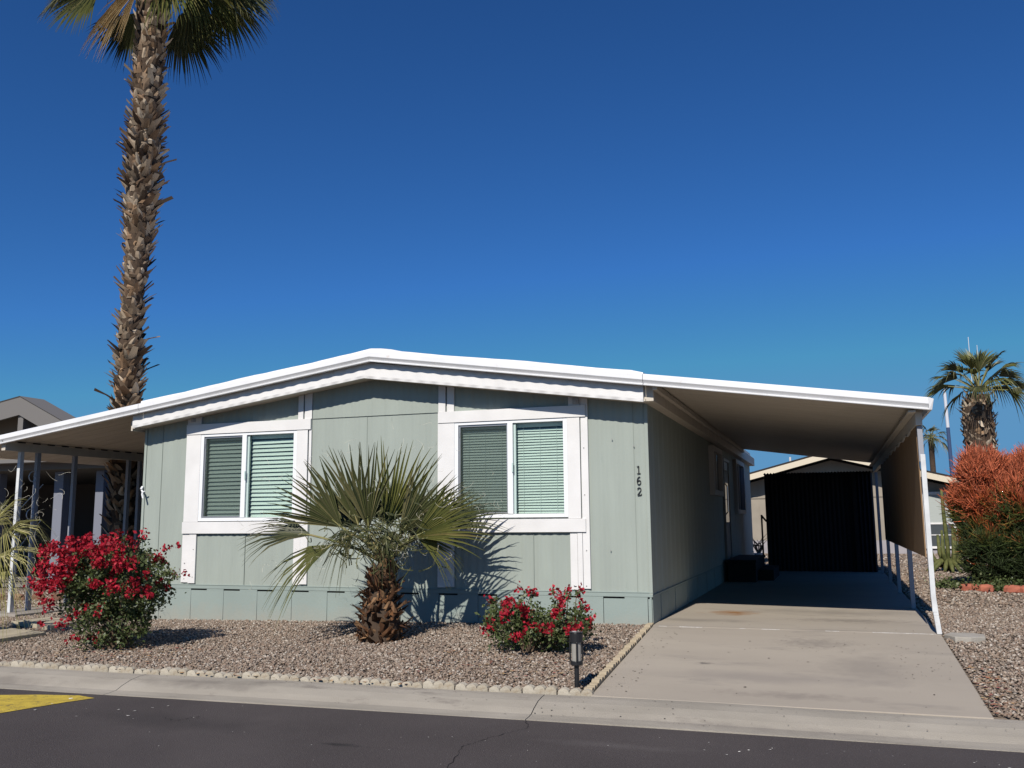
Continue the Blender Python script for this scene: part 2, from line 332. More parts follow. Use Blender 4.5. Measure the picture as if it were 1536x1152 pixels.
while x > -11:
    cx = x-.155
    edge_at(proto, i == 0, cx, kerb_y(cx)+.065, -.205+.012*math.sin(i*2.1), .022+random.uniform(-.03,.03), random.uniform(-.08,.08), 'white painted scalloped concrete edging piece in the row along the kerb' if i else 'white scalloped edging piece at the driveway corner of the kerb row', 'scalloped edging along the kerb')
    x -= .316; i += 1
y = -3.5; i = 0
while y < -.25:
    cy = y+.155; cx = .10-.09*(cy+3.5)/3.4
    edge_at(protoB, i == 0, cx-.02, cy, g(cx, cy)-.005, PI/2+random.uniform(-.03,.03)+.027, random.uniform(-.1,.02), 'buff scalloped concrete edging piece in the row along the driveway', 'scalloped edging along the driveway')
    y += .316; i += 1

# ------------------------------------------------------------------ the mobile home
W = 7.78; XC = -3.87; SL = .136
def topz(x): return 3.262 - SL*abs(x-XC)       # underside of the eave
home = empty('mobile_home', (0,0,0), 'sage green mobile home with white trim, two front windows and the number 162', 'mobile home')
PERf = .105
def rip(x): return .011*(math.sin(2*PI*x/PERf)*.6 + .4*math.cos(2*PI*x/(PERf*1.9)+1))
wins = [(-6.74,-5.08,1.31,2.60), (-2.62,-1.04,1.32,2.60)]
sm_ = M(); dx = PERf/8; nxx = int(W/dx)
edges = sorted(set([-W + W*i/nxx for i in range(nxx+1)] + [q for w_ in wins for q in w_[:2]]))
for a, b in zip(edges[:-1], edges[1:]):
    c = (a+b)/2; spans = []
    cut = [w_ for w_ in wins if w_[0] < c < w_[1]]
    lo, hi = .355, None
    zt = lambda x: topz(x)+.04
    mid = -4.84 < c < -2.87
    def st(z0a, z0b, z1a, z1b, off=0):
        ya, yb = -rip(a)*.5-off, -rip(b)*.5-off
        sm_.poly([(a,ya,z0a),(b,yb,z0b),(b,yb,z1b),(a,ya,z1a)])
    if cut: st(lo, lo, cut[0][2], cut[0][2]); st(cut[0][3], cut[0][3], zt(a), zt(b))
    elif mid:
        st(lo, lo, 2.765, 2.765); st(2.755, 2.755, zt(a), zt(b), .014)
        sm_.poly([(a,-rip(a)*.5-.014,2.755),(b,-rip(b)*.5-.014,2.755),(b,.01,2.755),(a,.01,2.755)])
    else: st(lo, lo, zt(a), zt(b))
sm_.build('front_wall', SAGE, home)
SEAMM = mat('seam_line', (.27,.305,.27), .8)  # slightly darker than the siding
# vertical panel seams
for sx in (-7.46,-5.92,-3.96,-1.52,-.175):
    z1 = min(topz(sx), 1.12) if (-7<sx<-4.86 or -2.86<sx<-.78) else topz(sx)
    sv = M(); sv.box(sx-.003, sx+.003, -.0085, .0, .40, z1); sv.build('seam_strip', SEAMM, home)

sb = M(); sb.box(-W-.012, .012, -.0165, .0, .335, .385); sb.box(-W-.012,.012,-.022,0,.385,.395); sb.build('base_trim', SAGE2, home, bevel=.003)
for a_, b_ in ((-W-.014, -W+.03), (-.03, .014)):
    cb = M(); cb.box(a_, b_, -.018, .03, .36, topz(a_)+.02); cb.build('corner_trim', SAGE, home, bevel=.004)
# skirting
sk = M(); seams = [-7.39,-6.82,-6.25,-5.68,-5.11,-4.54,-3.97,-3.41,-2.85,-2.29,-1.73,-1.17,-.61,-.05]
eds = [-W]+seams+[0]
for a, b in zip(eds[:-1], eds[1:]):
    zb0, zb1 = g(a,0)-.08, g(b,0)-.08; y0 = -.014; y1 = .012; xm = a+(b-a)*.48
    sk.hexa([(a+.004,y0,zb0),(b-.004,y0,zb1),(b-.004,y1,zb1),(a+.004,y1,zb0),(a+.004,y0-.003,.312),(b-.004,y0+.003,.312),(b-.004,y1,.312),(a+.004,y1,.312)])
    sk.box(xm, b-.004, y0+.002, y1, .3125, .334)
sk.build('skirting', SAGE2, home)
sbk = M(); sbk.box(-W+.02, -.02, .013, .03, -.3, .36); sbk.build('skirting_gap', DARK, home)
# side and rear walls
sw = M()
n_ = 240; L_ = 15.3
for i in range(n_):
    a, b = L_*i/n_, L_*(i+1)/n_
    if 6.25 < (a+b)/2 < 7.55 or 10.65 < (a+b)/2 < 12.45: segs = [(.36,1.78 if a < 8 else 1.45),(2.6,2.8)]
    else: segs = [(.36,2.8)]
    for z0, z1 in segs:
        fa, fb = (0 if i % 6 else -.012), (0 if (i+1) % 6 else -.012)
        sw.poly([(fa,a,z0),(fb,b,z0),(fb,b,z1),(fa,a,z1)])
sw.poly([(-W,0,-.2),(-W,0,2.8),(-W,L_,2.8),(-W,L_,-.2)]); sw.poly([(-W,L_,-.2),(0,L_,-.2),(0,L_,2.8),(XC,L_,3.25),(-W,L_,2.8)])
sw.build('side_wall', SAGE, home)
ss = M()
for i in range(27):
    a, b = i*.57+.02, i*.57+.57
    ss.box(-.012, .004+.004*(i % 2), a, b-.012, -.06, .33)
ss.box(-.02,.014,0,L_,.335,.36)
ss.build('side_skirting', SAGE2, home)
# lower fascia (rippled sheet) following the gable
lf = M(); P_ = .19
xs_ = np.arange(-7.79, .045, P_/8)
def lfr(x): return .0045*math.sin(2*PI*x/P_)+.002*math.sin(2*PI*x/.5)
def ring(x):
    z = topz(x)-.012; yy = -.295
    return [(x, yy-.002, z),(x, yy-lfr(x)-.008, z+.035),(x, yy-lfr(x)-.004, z+.17),(x, yy+.004,z+.222),(x, yy+.05, z+.222),(x, yy+.05, z+.004),(x, yy+.012,z)]
lf.loft([ring(x) for x in sorted(list(xs_)+[XC])]); lf.build('lower_fascia', WHITE, home)
so = M()
for a, b in ((-7.80, XC), (XC, .045)):
    so.hexa([(a,-.28,topz(a)),(b,-.28,topz(b)),(b,.02,topz(b)),(a,.02,topz(a)),(a,-.28,topz(a)+.03),(b,-.28,topz(b)+.03),(b,.02,topz(b)+.03),(a,.02,topz(a)+.03)])
# side eave soffit + eave fascia box on the right and left side
so.box(-W-.06,-W,-.24,L_,2.715,2.745)
so.build('soffit', SOFFIT, home)
ef = M(); ef.box(.0,.14,-.243,L_,2.733,2.945); ef.build('eave_board', SOFFIT, home, bevel=.004); ef = M(); ef.box(-W-.09,-W-.06,-.24,L_,2.68,2.83); ef.build('eave_board', SOFFIT, home, bevel=.004)
# upper fascia (shared profile) and roofs
UX = -3.73
def ub(x): return 3.46 - (.144 if x > UX else .137)*abs(x-UX)
FPR = [(-.375,.0),(-.398,.0),(-.401,.014),(-.378,.020),(-.415,.066),(-.415,.132),(-.40,.14),(-.34,.14),(-.34,.0)]
def fascia(xa, xb, ridge=False):
    m_ = M(); X = [xa, UX, xb] if ridge else [xa, xb]
    m_.loft([[(x, y, ub(x)+z) for y, z in FPR] for x in X]); return m_
fascia(-7.60, .04, True).build('upper_fascia', ROOFWHITE, home, bevel=.002)
rf = M()
def roofslab(m_, xa, xb, y0, y1, z0, z1):
    m_.hexa([(xa,y0,ub(xa)+z0),(xb,y0,ub(xb)+z0),(xb,y1,ub(xb)+z0),(xa,y1,ub(xa)+z0),(xa,y0,ub(xa)+z1),(xb,y0,ub(xb)+z1),(xb,y1,ub(xb)+z1),(xa,y1,ub(xa)+z1)])
for xa, xb in ((-7.60,UX),(UX,.04)):
    roofslab(rf, xa, xb, -.339, L_, .02, .125)
# coated cap layer with an uneven front lip
for xa, xb, q in ((-7.60,UX,1),(UX,.04,1)):
    X = np.linspace(xa, xb, 26); rings = []
    for x in X:
        j = .008*math.sin(x*9)+.005*math.sin(x*23+1); h = .045+.006*math.sin(x*3)
        if x > UX and x < UX+.4: h += .012
        if abs(x-.04) < .15: h *= .55
        rings.append([(x,-.375+j,ub(x)+.1415),(x,-.37+j,ub(x)+.141+h*.8),(x,-.325+j,ub(x)+.141+h),(x,L_,ub(x)+.141+h),(x,L_,ub(x)+.1415)])
    rf.loft(rings)
rf.build('roof', ROOFWHITE, home)
# trim boards
def board(xa, xb, za, zb, d=.022, topfun=False):
    tb = M()
    if topfun: tb.hexa([(xa,-d,za),(xb,-d,za),(xb,-.001,za),(xa,-.001,za),(xa,-d,topz(xa)),(xb,-d,topz(xb)),(xb,-.001,topz(xb)),(xa,-.001,topz(xa))])
    else: tb.box(xa, xb, -d, -.001, za, zb)
    tb.build('trim_board', WHITE, home, bevel=.003)
for (h0,h1,l0,l1,r0,r1,s0,s1) in ((-7.0,-4.85,-7.0,-6.74,-5.08,-4.90,-7.01,-4.86),(-2.86,-.79,-2.86,-2.62,-1.04,-.87,-2.87,-.81)):
    board(h0, h1, 2.602, 2.755, .045); board(l0, l1, 1.302, 2.600, .034); board(r0, r1, 1.302, 2.600, .034)
    board(s0, s1, 1.13, 1.300, .046)
# narrow outer strips
board(-4.885,-4.845,1.302,2.600,.024); board(-.858,-.765,.425,2.600,.026) ; board(-.858,-.765,2.600,0,.024,True)
board(-2.87,-2.845,1.302,2.6,.024)
# lower uprights
board(-7.01,-6.885,.42,1.128); board(-6.882,-6.76,.41,1.128,.028); board(-5.10,-4.99,.41,1.128); board(-4.987,-4.87,.42,1.128,.028)
board(-2.87,-2.75,.41,1.128); board(-2.747,-2.63,.42,1.128,.028); board(-1.025,-.93,.41,1.128); board(-.927,-.862,.42,1.128,.028)
# upper uprights
board(-7.0,-6.75,2.757,0,.024,True); board(-5.07,-4.985,2.757,0,.03,True); board(-4.965,-4.845,2.757,0,.024,True)
board(-2.86,-2.755,2.757,0,.03,True); board(-2.735,-2.63,2.757,0,.024,True); board(-1.02,-.862,2.757,0,.024,True)
# windows
GLASS = glassy('tinted_glass', (.86,.945,.90), .03)
SCREEN = screeny('insect_screen', (.035,.055,.046), .45)
BLIND = mat('blind_slats', (.78,.84,.80), .5, island=.06)
for wi, (x0, x1, z0, z1) in enumerate(wins):
    m_ = M(); yo = -.03; yi = .06; xm0 = x0+.735 if wi == 0 else x0+.76; xm1 = xm0+.075; f = .055
    m_.box(x0, x0+f, yo, yi, z0, z1); m_.box(x1-f, x1, yo, yi, z0, z1); m_.box(x0+f, x1-f, yo, yi, z0, z0+f*.85); m_.box(x0+f, x1-f, yo, yi, z1-f*.7, z1)
    m_.box(xm0, xm1, yo-.006, yi-.002, z0+f*.85, z1-f*.7)
    wo = m_.build('window', VINYL, home, bevel=.003)
    wo['label'] = 'left front window with wide-slat blinds' if wi == 0 else 'right front window with narrow-slat blinds'
    s_ = M(); a, b = x0+f+.003, xm0-.003; c, d = z0+f*.85+.003, z1-f*.7-.003; q = .022
    s_.box(a, a+q, -.012, .012, c, d); s_.box(b-q*.7, b, -.012, .012, c, d); s_.box(a+q, b-q*.7, -.012, .012, c, c+q); s_.box(a+q, b-q*.7, -.012, .012, d-q, d)
    s_.box(a+.004,a+.016,-.020,-.012,d-.16,d-.10)
    s_.build('screen_frame', mat('aluminium', (.36,.37,.38), .4, metal=.6), wo)
    s_ = M(); s_.poly([(a+q,.0,c+q),(b-q*.7,.0,c+q),(b-q*.7,.0,d-q),(a+q,.0,d-q)]); s_.build('insect_screen', SCREEN, wo)
    s_ = M(); e0, e1 = xm1+.003, x1-f-.003
    s_.box(e0, e0+.03, -.004, .03, c, d); s_.box(e0-.012,e0+.006,-.055,-.036,(c+d)/2-.05,(c+d)/2+.07); s_.build('sash', mat('pale_green_sash', (.52,.64,.60), .4), wo)
    s_ = M(); s_.poly([(a,.03,c),(b,.03,c),(b,.03,d),(a,.03,d)]); s_.build('pane', GLASS, wo)
    s_ = M(); s_.poly([(e0+.03,.02,c),(e1,.02,c),(e1,.02,d),(e0+.03,.02,d)]); s_.build('pane', GLASS, wo)
    for (u0, u1) in ((a, b), (e0+.0, e1)):
        s_ = M(); n = 19 if wi == 0 else 31; p = (d-.07-c)/n; u1 -= .012; u0 += .014
        s_.box(u0, u1, .065, .10, d-.05, d+.0)
        for k in range(n):
            zc = c+p*(k+.5); hh = p*.46; ty = .014 if wi == 0 else .009
            wob = random.uniform(-.0035,.0035)
            s_.hexa([(u0,.080-ty,zc-hh+wob),(u1,.080-ty,zc-hh-wob),(u1,.0825-ty,zc-hh-wob),(u0,.0825-ty,zc-hh+wob),(u0,.080+ty,zc+hh*.82+wob),(u1,.080+ty,zc+hh*.82-wob),(u1,.0825+ty,zc+hh*.82-wob),(u0,.0825+ty,zc+hh*.82+wob)])
        if wi == 1:
            for cc in (u0+.10, (u0+u1)/2, u1-.10): s_.box(cc-.0015, cc+.0015, .0655, .067, c, d-.05)
        s_.build('blind', BLIND, wo)
bb = M(); bb.box(-W+.03, -.03, .14, .16, .4, 2.78); bb.build('room_backing', DARK, home)
# box above the right window, bracket above the left one
m_ = M(); m_.box(-.955,-.875,-.048,-.0245,2.775,2.845); m_.box(-.93,-.90,-.055,-.048,2.79,2.83); m_.build('outlet_box', mat('grey_box',(.45,.45,.45),.6), home, bevel=.003)
m_ = M(); m_.box(-6.93,-6.86,-.04,-.0245,2.795,2.86); m_.box(-6.91,-6.88,-.06,-.04,2.80,2.85); m_.build('outlet_box', mat('grey_box_two',(.5,.5,.5),.6), home, bevel=.003)
# faucet-like bracket at the left corner
m_ = M(); m_.tube([(-7.80,-.03,1.80),(-7.74,-.07,1.76),(-7.72,-.10,1.72),(-7.70,-.10,1.66)], .014, 6); m_.tube([(-7.78,-.03,1.84),(-7.78,-.06,1.80)], .02, 6); m_.tube([(-7.73,-.09,1.75),(-7.68,-.09,1.77)], .01, 6)
m_.build('flag_bracket', VINYL, home)
NAIL = mat('nail', (.3,.29,.28), .5)
# nails and screws on boards
for X_, Z_ in ((-.82,.46),(-.90,.46),(-.81,.9),(-.98,.46),(-6.8,.5),(-6.8,.9),(-6.95,.7),(-.82,1.6),(-.82,2.2),(-.45,2.3),(-.17,2.2),(-4.92,.5),(-2.7,.5),(-.5,.9),(-1.5,.39)): m_ = M(); m_.box(X_-.006,X_+.006,-.033,-.02,Z_-.006,Z_+.006); m_.build('nail_head', NAIL, home)
# house number
def ribbon(m_, pts, wd, y0=-.015, y1=-.006):
    n = len(pts); L = []; R = []
    for i in range(n):
        a = Vector(pts[max(i-1,0)]); b = Vector(pts[min(i+1,n-1)]); d = (b-a).normalized(); nn = Vector((-d.y, d.x))
        wv = wd[i] if hasattr(wd,'__len__') else wd
        L.append(Vector(pts[i])+nn*wv/2); R.append(Vector(pts[i])-nn*wv/2)
    for i in range(n-1):
        m_.hexa([(R[i].x,y0,R[i].y),(R[i+1].x,y0,R[i+1].y),(R[i+1].x,y1,R[i+1].y),(R[i].x,y1,R[i].y),(L[i].x,y0,L[i].y),(L[i+1].x,y0,L[i+1].y),(L[i+1].x,y1,L[i+1].y),(L[i].x,y1,L[i].y)])
NX = -.118; h = .10
def arc(cx, cz, rx, rz, a0, a1, n=16): return [(cx+rx*math.cos(rad(a0+(a1-a0)*i/n)), cz+rz*math.sin(rad(a0+(a1-a0)*i/n))) for i in range(n+1)]
z0 = 1.85; m_ = M(); ribbon(m_, [(NX,z0),(NX,z0+h)], .012); ribbon(m_, [(NX-.022,z0+.004),(NX+.022,z0+.004)], .008); ribbon(m_, [(NX-.001,z0+h-.004),(NX-.022,z0+h-.010)], .008)
m_.build('house_number', BLACK, home)['label'] = 'black digit 1, topmost of the house number'
z0 = 1.715; m_ = M(); ribbon(m_, arc(NX,z0+.028,.022,.026,0,360,24), .010); ribbon(m_, arc(NX+.006,z0+.040,.029,.056,190,72,12), .010)
m_.build('house_number', BLACK, home)['label'] = 'black digit 6 in the middle of the house number'
z0 = 1.58; m_ = M(); ribbon(m_, arc(NX,z0+.072,.022,.024,170,-25,12)+[(NX+.010,z0+.048),(NX-.020,z0+.010)], .010); ribbon(m_, [(NX-.026,z0+.005),(NX+.027,z0+.005)], .010); ribbon(m_, [(NX+.026,z0+.004),(NX+.028,z0+.022)], .007)
m_.build('house_number', BLACK, home)['label'] = 'black digit 2, lowest of the house number'
# right side: windows, door
GL2 = glassy('side_glass', (.25,.3,.3), .12)
for (y0, y1, z0, z1, lab) in ((6.15,7.65,1.72,2.66,'side window nearest the street'),(10.55,12.55,1.38,2.66,'far side window beyond the door')):
    m_ = M(); f = .10
    m_.box(-.01,.09,y0,y0+f,z0,z1); m_.box(-.01,.09,y1-f,y1,z0,z1); m_.box(-.01,.09,y0+f,y1-f,z0,z0+f); m_.box(-.01,.09,y0+f,y1-f,z1-f,z1); m_.box(.0,.05,(y0+y1)/2-.03,(y0+y1)/2+.03,z0+f,z1-f)
    wo = m_.build('window', mat('side_trim', (.5,.47,.43), .6), home, bevel=.004); wo['label'] = lab
    m_ = M(); m_.poly([(.012,y0+f,z0+f),(.012,y1-f,z0+f),(.012,y1-f,z1-f),(.012,y0+f,z1-f)]); m_.build('pane', GL2, wo)
    m_ = M(); m_.box(-.12,-.06,y0+f,y1-f,z0+f,z1-f); m_.build('blind', mat('dim_blind',(.35,.35,.33),.8), wo)
m_ = M(); m_.box(.0,.05,8.2,8.26,.42,2.55); m_.box(.0,.05,9.15,9.21,.42,2.55); m_.box(.0,.05,8.26,9.15,2.48,2.55); m_.box(.001,.028,8.26,9.15,.45,2.48)
do = m_.build('door', mat('storm_door',(.25,.24,.22),.5), home, bevel=.004)
m_ = M(); m_.poly([(.034,8.40,1.2),(.034,9.02,1.2),(.034,9.02,2.3),(.034,8.40,2.3)]); m_.build('pane', GL2, do)
m_ = M(); m_.tube([(.03,8.33,1.35),(.085,8.33,1.42),(.085,8.33,1.95),(.03,8.33,2.02)], .012, 8); m_.build('handle', mat('chrome',(.7,.7,.7),.2,metal=1), do)
# steps
stp = empty('door_steps', (.45,8.7,0), 'dark wooden landing and steps by the side door of the house', 'steps')
STEP = mat('step_paint', (.015,.015,.015), .8)
m_ = M(); m_.box(.07,.66,7.7,10.4,.40,.45); m_.box(.09,.64,7.75,10.35,.013,.40); m_.build('landing', STEP, stp, bevel=.005)
m_ = M(); m_.box(.66,.95,8.3,10.2,.013,.23); m_.build('step', STEP, stp, bevel=.005)
m_ = M(); m_.tube([(.62,10.3,.45),(.62,10.3,1.35)], .02); m_.tube([(.62,10.3,1.33),(.62,11.8,1.20)], .022); m_.build('handrail', STEP, stp)

# ------------------------------------------------------------------ carport
carport = empty('carport', (3.15,-.15,0), 'white metal carport attached to the right side of the green house', 'carport')
fascia(.045, 3.23).build('fascia', ROOFWHITE, carport, bevel=.002)
CY = 11.6
m_ = M()
m_.hexa([(3.23,-.40,ub(3.23)+.0),(3.262,-.38,ub(3.23)+.0),(3.262,CY,ub(3.23)+.0),(3.2301,CY,ub(3.23)),(3.23,-.415,ub(3.23)+.14),(3.285,-.40,ub(3.23)+.12),(3.285,CY,ub(3.23)+.12),(3.23,CY,ub(3.23)+.14)])
m_.build('gutter', ROOFWHITE, carport, bevel=.002)
def pan_roof(xa, xb, y0, y1, parent, mt):
    """pans run down the slope; shallow ribs every 0.3 m seen from below as fine lines"""
    prof = []; y = y0
    while y < y1-.01:
        prof += [(y,.055),(y+.285,.055),(y+.287,.072),(y+.298,.072)]; y += .3
    prof = [(min(a, y1), b) for a, b in prof]
    bot = [[(x, a, ub(x)+b) for a, b in prof] for x in (xa, xb)]
    m_ = M(); m_.loft(bot, closed=False)
    roofslab(m_, xa, xb, y0, y1, .09, .118); m_.build('roof', mt, parent)
pan_roof(.045, 3.225, -.337, CY, carport, SOFFIT)
m_ = M(); m_.box(3.10,3.17,-.19,CY-.1,2.31,2.455+.01); m_.box(3.02,3.10,-.33,CY-.1,2.445,2.47); m_.box(.145,.20,-.33,CY-.1,2.86,2.93); m_.build('side_beam', SOFFIT, carport, bevel=.004)
POSTW = mat('post_paint', (.70,.71,.70), .45, (.55,.56,.56), 6, col3=(.35,.3,.25), s3=9, t3=(.62,.8))
GREYP = mat('grey_post_and_shade', (.30,.31,.34), .5)
m_ = M()
def postseg(m_, x, y, w_, d, z0, z1, x2=None):
    x2 = x if x2 is None else x2
    m_.hexa([(x-w_,y-d,z0),(x+w_,y-d,z0),(x+w_,y+d,z0),(x-w_,y+d,z0),(x2-w_,y-d,z1),(x2+w_,y-d,z1),(x2+w_,y+d,z1),(x2-w_,y+d,z1)])
postseg(m_, 3.185,-.14,.026,.038,.013,.21,3.165); postseg(m_, 3.165,-.14,.0265,.0385,.21,.42,3.150); postseg(m_, 3.150,-.14,.026,.038,.42,1.98,3.150)
m_.build('post', POSTW, carport, bevel=.004)['label'] = 'white front post, bent near its foot'
m_ = M(); postseg(m_, 3.140,-.125,.028,.036,1.90,2.305); m_.build('post', GREYP, carport, bevel=.003)['label'] = 'upper sleeve of the white front post, greyed to imitate shade'  # separate upper piece; its grey colour imitates the roof's shade
m_ = M(); m_.box(3.13,3.175,-.182,-.179,.25,.44); m_.build('bracket', POSTW, carport)
for y in (2.83,5.65,8.2,11.3):
    m_ = M(); postseg(m_, 3.15,y,.03,.045,.013,2.305); m_.build('post', GREYP, carport, bevel=.004)
m_ = M(); m_.box(3.108,3.122,-.06,8.2,.84,2.309)
m_.build('side_panel', mat('brown_panel', (.29,.185,.10), .7, (.24,.15,.08), 2, stretch=(1,1,.3)), carport)
m_ = M()
for i in range(8):
    y0 = .6+i*.9
    m_.tube([(3.10,y0+k*.12,2.315-.035*math.sin(k/6*PI)+.01*random.random()) for k in range(7)], .012, 5)
m_.build('light_string', mat('pale_cord',(.5,.48,.45),.6), carport)

# shed at the end of the carport
shed = empty('storage_shed', (1.9,12.4,0), 'dark corrugated metal shed at the far end of the carport', 'shed')
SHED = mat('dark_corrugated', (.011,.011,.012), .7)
m_ = M(); X = np.arange(.68, 2.64, .0125*1.5); bot = []; top = []
for x in X: yy = 11.8+.010*math.sin(2*PI*x/.1); bot.append((x,yy,.013)); top.append((x,yy,2.33+.012*math.sin(2*PI*x/.1)))
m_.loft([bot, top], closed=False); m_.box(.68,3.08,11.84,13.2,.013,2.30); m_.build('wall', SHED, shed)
m_ = M(); X = np.arange(2.70, 3.09, .01); bot = []; top = []
for x in X: yy = 11.72+.03*math.sin(2*PI*x/.09); bot.append((x,yy,.013)); top.append((x,yy,2.3))
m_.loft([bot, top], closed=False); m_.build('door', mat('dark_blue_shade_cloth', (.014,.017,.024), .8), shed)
for q in ((2.63,2.70,11.70,11.79),(.62,.68,11.76,11.83)): m_ = M(); m_.box(*q,.013,2.34); m_.build('corner_trim', SHED, shed)
m_ = M(); X = np.arange(.6, 3.12, .0125)
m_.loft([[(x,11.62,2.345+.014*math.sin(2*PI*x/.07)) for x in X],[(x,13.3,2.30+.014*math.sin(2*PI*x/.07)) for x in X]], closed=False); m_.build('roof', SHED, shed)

# ------------------------------------------------------------------ patio cover on the left
patio = empty('patio_cover', (-10.3,0,0), 'white metal patio cover attached to the left side of the green house', 'patio cover')
fascia(-11.6, -7.605).build('fascia', ROOFWHITE, patio, bevel=.002)
pan_roof(-11.6, -7.605, -.337, 9, patio, SOFFIT)
m_ = M(); zb = ub(-10.3)
m_.box(-10.34,-10.26,-.33,9,zb-.10,zb+.035); m_.build('side_beam', SOFFIT, patio, bevel=.003)
m_ = M(); y = -.4
while y < 8.9: m_.box(-10.262,-10.252,y,y+.15,zb+.036,zb+.056); y += .3
m_.build('gap_closure', BLACK, patio)
for y in (.02,.36,2.45,2.75,1.15,5.4):
    m_ = M(); postseg(m_, -10.3,y,.03,.038,g(-10.3,y),zb-.10); m_.build('post', POSTW if y < .1 else GREYP, patio, bevel=.004)
m_ = M()
for k in range(3):
    c = 2.05-k*.62
    m_.tube([(-10.3,.29+.13*math.cos(a)*(1-a/9),c+.13*math.sin(a)*(1-a/9)) for a in np.linspace(0,7.5,26)], .008, 5)
m_.tube([(-10.3,.08,1.55),(-10.3,.5,1.95)], .008, 5); m_.tube([(-10.3,.08,.9),(-10.3,.5,1.35)], .008, 5)
m_.build('scroll', POSTW, patio)

# ------------------------------------------------------------------ paving pieces left
PAVE = mat('buff_paver', (.46,.40,.29), .9, (.40,.34,.25), 5, bump=.3, bscale=80)
def slab(name, pts, z, h, mt, label, cat, grp=None):
    m_ = M(); m_.loft([[(x,y,z-h) for x,y in pts],[(x,y,z) for x,y in pts]]); return tag(m_.build(name, mt, bevel=.006), label, cat, grp)
slab('stepping_stone', [(-9.1,-1.05),(-8.05,-1.35),(-8.15,-.62),(-9.05,-.42)][::1], -.09, .08, PAVE, 'buff concrete stepping slab nearer the patio posts, left of the bigger red shrub', 'paver')
slab('stepping_stone', [(-9.3,-2.6),(-7.75,-2.72),(-7.72,-1.75),(-9.2,-1.35)], -.115, .08, PAVE, 'buff concrete stepping slab nearer the street at the left edge', 'paver')
slab('patio_pad', [(-10.7,-.2),(-9.9,-.25),(-9.75,1.0),(-10.65,1.1)], -.095, .1, CONC, 'small shaded concrete pad under the patio cover posts', 'concrete pad')
slab('splash_stone', [(3.215,-.30),(3.3,-.10),(3.5,-.08),(3.62,-.2),(3.60,-.42),(3.45,-.52),(3.3,-.50)], .03, .08, mat('splash_concrete',(.40,.37,.32),.9,(.33,.30,.25),6,bump=.4,bscale=60), 'flat grey concrete splash stone by the foot of the white carport post', 'stone')
BRK = mat('terracotta_brick', (.42,.14,.085), .9, (.32,.10,.065), 8, bump=.5, bscale=40)
def rock(name, c, s, mt, label, cat, grp=None, seed=0, sq=.75):
    r_ = random.Random(seed); m_ = M(); n = 8; rings = []
    for i, (t, q) in enumerate(((-1,.75),(-.5,1),(.4,1),(.85,.8),(1,.4))):
        rings.append([(c[0]+s[0]*q*math.cos(2*PI*j/n)*(r_.uniform(.85,1.12)), c[1]+s[1]*q*math.sin(2*PI*j/n)*r_.uniform(.85,1.12), c[2]+s[2]*sq*t+s[2]*r_.uniform(-.08,.08)) for j in range(n)])
    m_.loft(rings); return tag(m_.build(name, mt), label, cat, grp)

# ------------------------------------------------------------------ plants
def frond(m_, hub, d, nrm, R, n=34, half=95, droop=.25, tipdroop=.35, inner=.5, rr=random, lenmin=.62, wmul=1.0, ragged=.08):
    """costapalmate fan: pleated blade joined to `inner`, free drooping fingers beyond"""
    d = Vector(d).normalized(); nrm = Vector(nrm); nrm = (nrm-d*nrm.dot(d)).normalized(); s = d.cross(nrm)
    da = 2*rad(half)/n
    for i in range(n):
        a = -rad(half)+da*(i+.5); ca, sa = math.cos(a), math.sin(a)
        u = d*ca+s*sa; tng = s*ca-d*sa
        L = R*(lenmin+(1-lenmin)*math.cos(a*.62)**1.5)*rr.uniform(1-ragged,1.0)
        rin = inner*L*rr.uniform(.9,1.1); foldv = .62
        st = [0.03, .3, rin/L, (rin/L+1)*.5, .88, 1.0]
        wr = [0.03, .3*L*da/2, rin*da/2, rin*da/2*.62, rin*da/2*.28, .001]
        rows = []
        td = tipdroop*rr.uniform(.5,1.6); sway = rr.uniform(-.10,.10); L *= (.86 if rr.random() < .12 else 1)
        for t, w_ in zip(st, wr):
            if t == .03: w_ = .03*L*da
            w_ *= wmul
            dz = -droop*R*t*t*.6 - (td*R*max(0, t-inner)**2*2.0)
            q = hub + u*(L*t) + tng*(sway*L*max(0,t-inner)) + Vector((0,0,dz)) + nrm*(.10*R*math.sin(min(1,t)*PI*.5)*abs(sa))
            rows.append((q - tng*w_, q - nrm*(w_*foldv*2), q + tng*w_))
        b = len(m_.v)
        for r_ in rows: m_.v += [tuple(x) for x in r_]
        for k in range(len(rows)-1):
            o_ = b+k*3; m_.f += [(o_,o_+1,o_+4,o_+3),(o_+1,o_+2,o_+5,o_+4)]
def threads(m_, hub, d, R, n, rr=random, w_=.0022):
    d = Vector(d).normalized()
    for i in range(n):
        q = hub + d*R*rr.uniform(.3,.95) + Vector((rr.gauss(0,.25),rr.gauss(0,.2),rr.gauss(0,.22)))*R*.7
        v = Vector((rr.gauss(0,1),rr.gauss(0,1),rr.gauss(0,1))).normalized(); ax = Vector((rr.gauss(0,1),rr.gauss(0,1),rr.gauss(0,1))).normalized()
        P = [q]; cur = rr.uniform(.2,.7)
        for k in range(9):
            v = Matrix.Rotation(cur, 3, ax) @ v; q = q+v*.022; P.append(q)
        for a, b in zip(P[:-1], P[1:]):
            nn = Vector((CR.x,CR.y,0))*w_*.5 if abs((b-a).normalized().dot(CR)) < .7 else Vector((0,0,w_*.5))
            m_.poly([a-nn, a+nn, b+nn, b-nn])
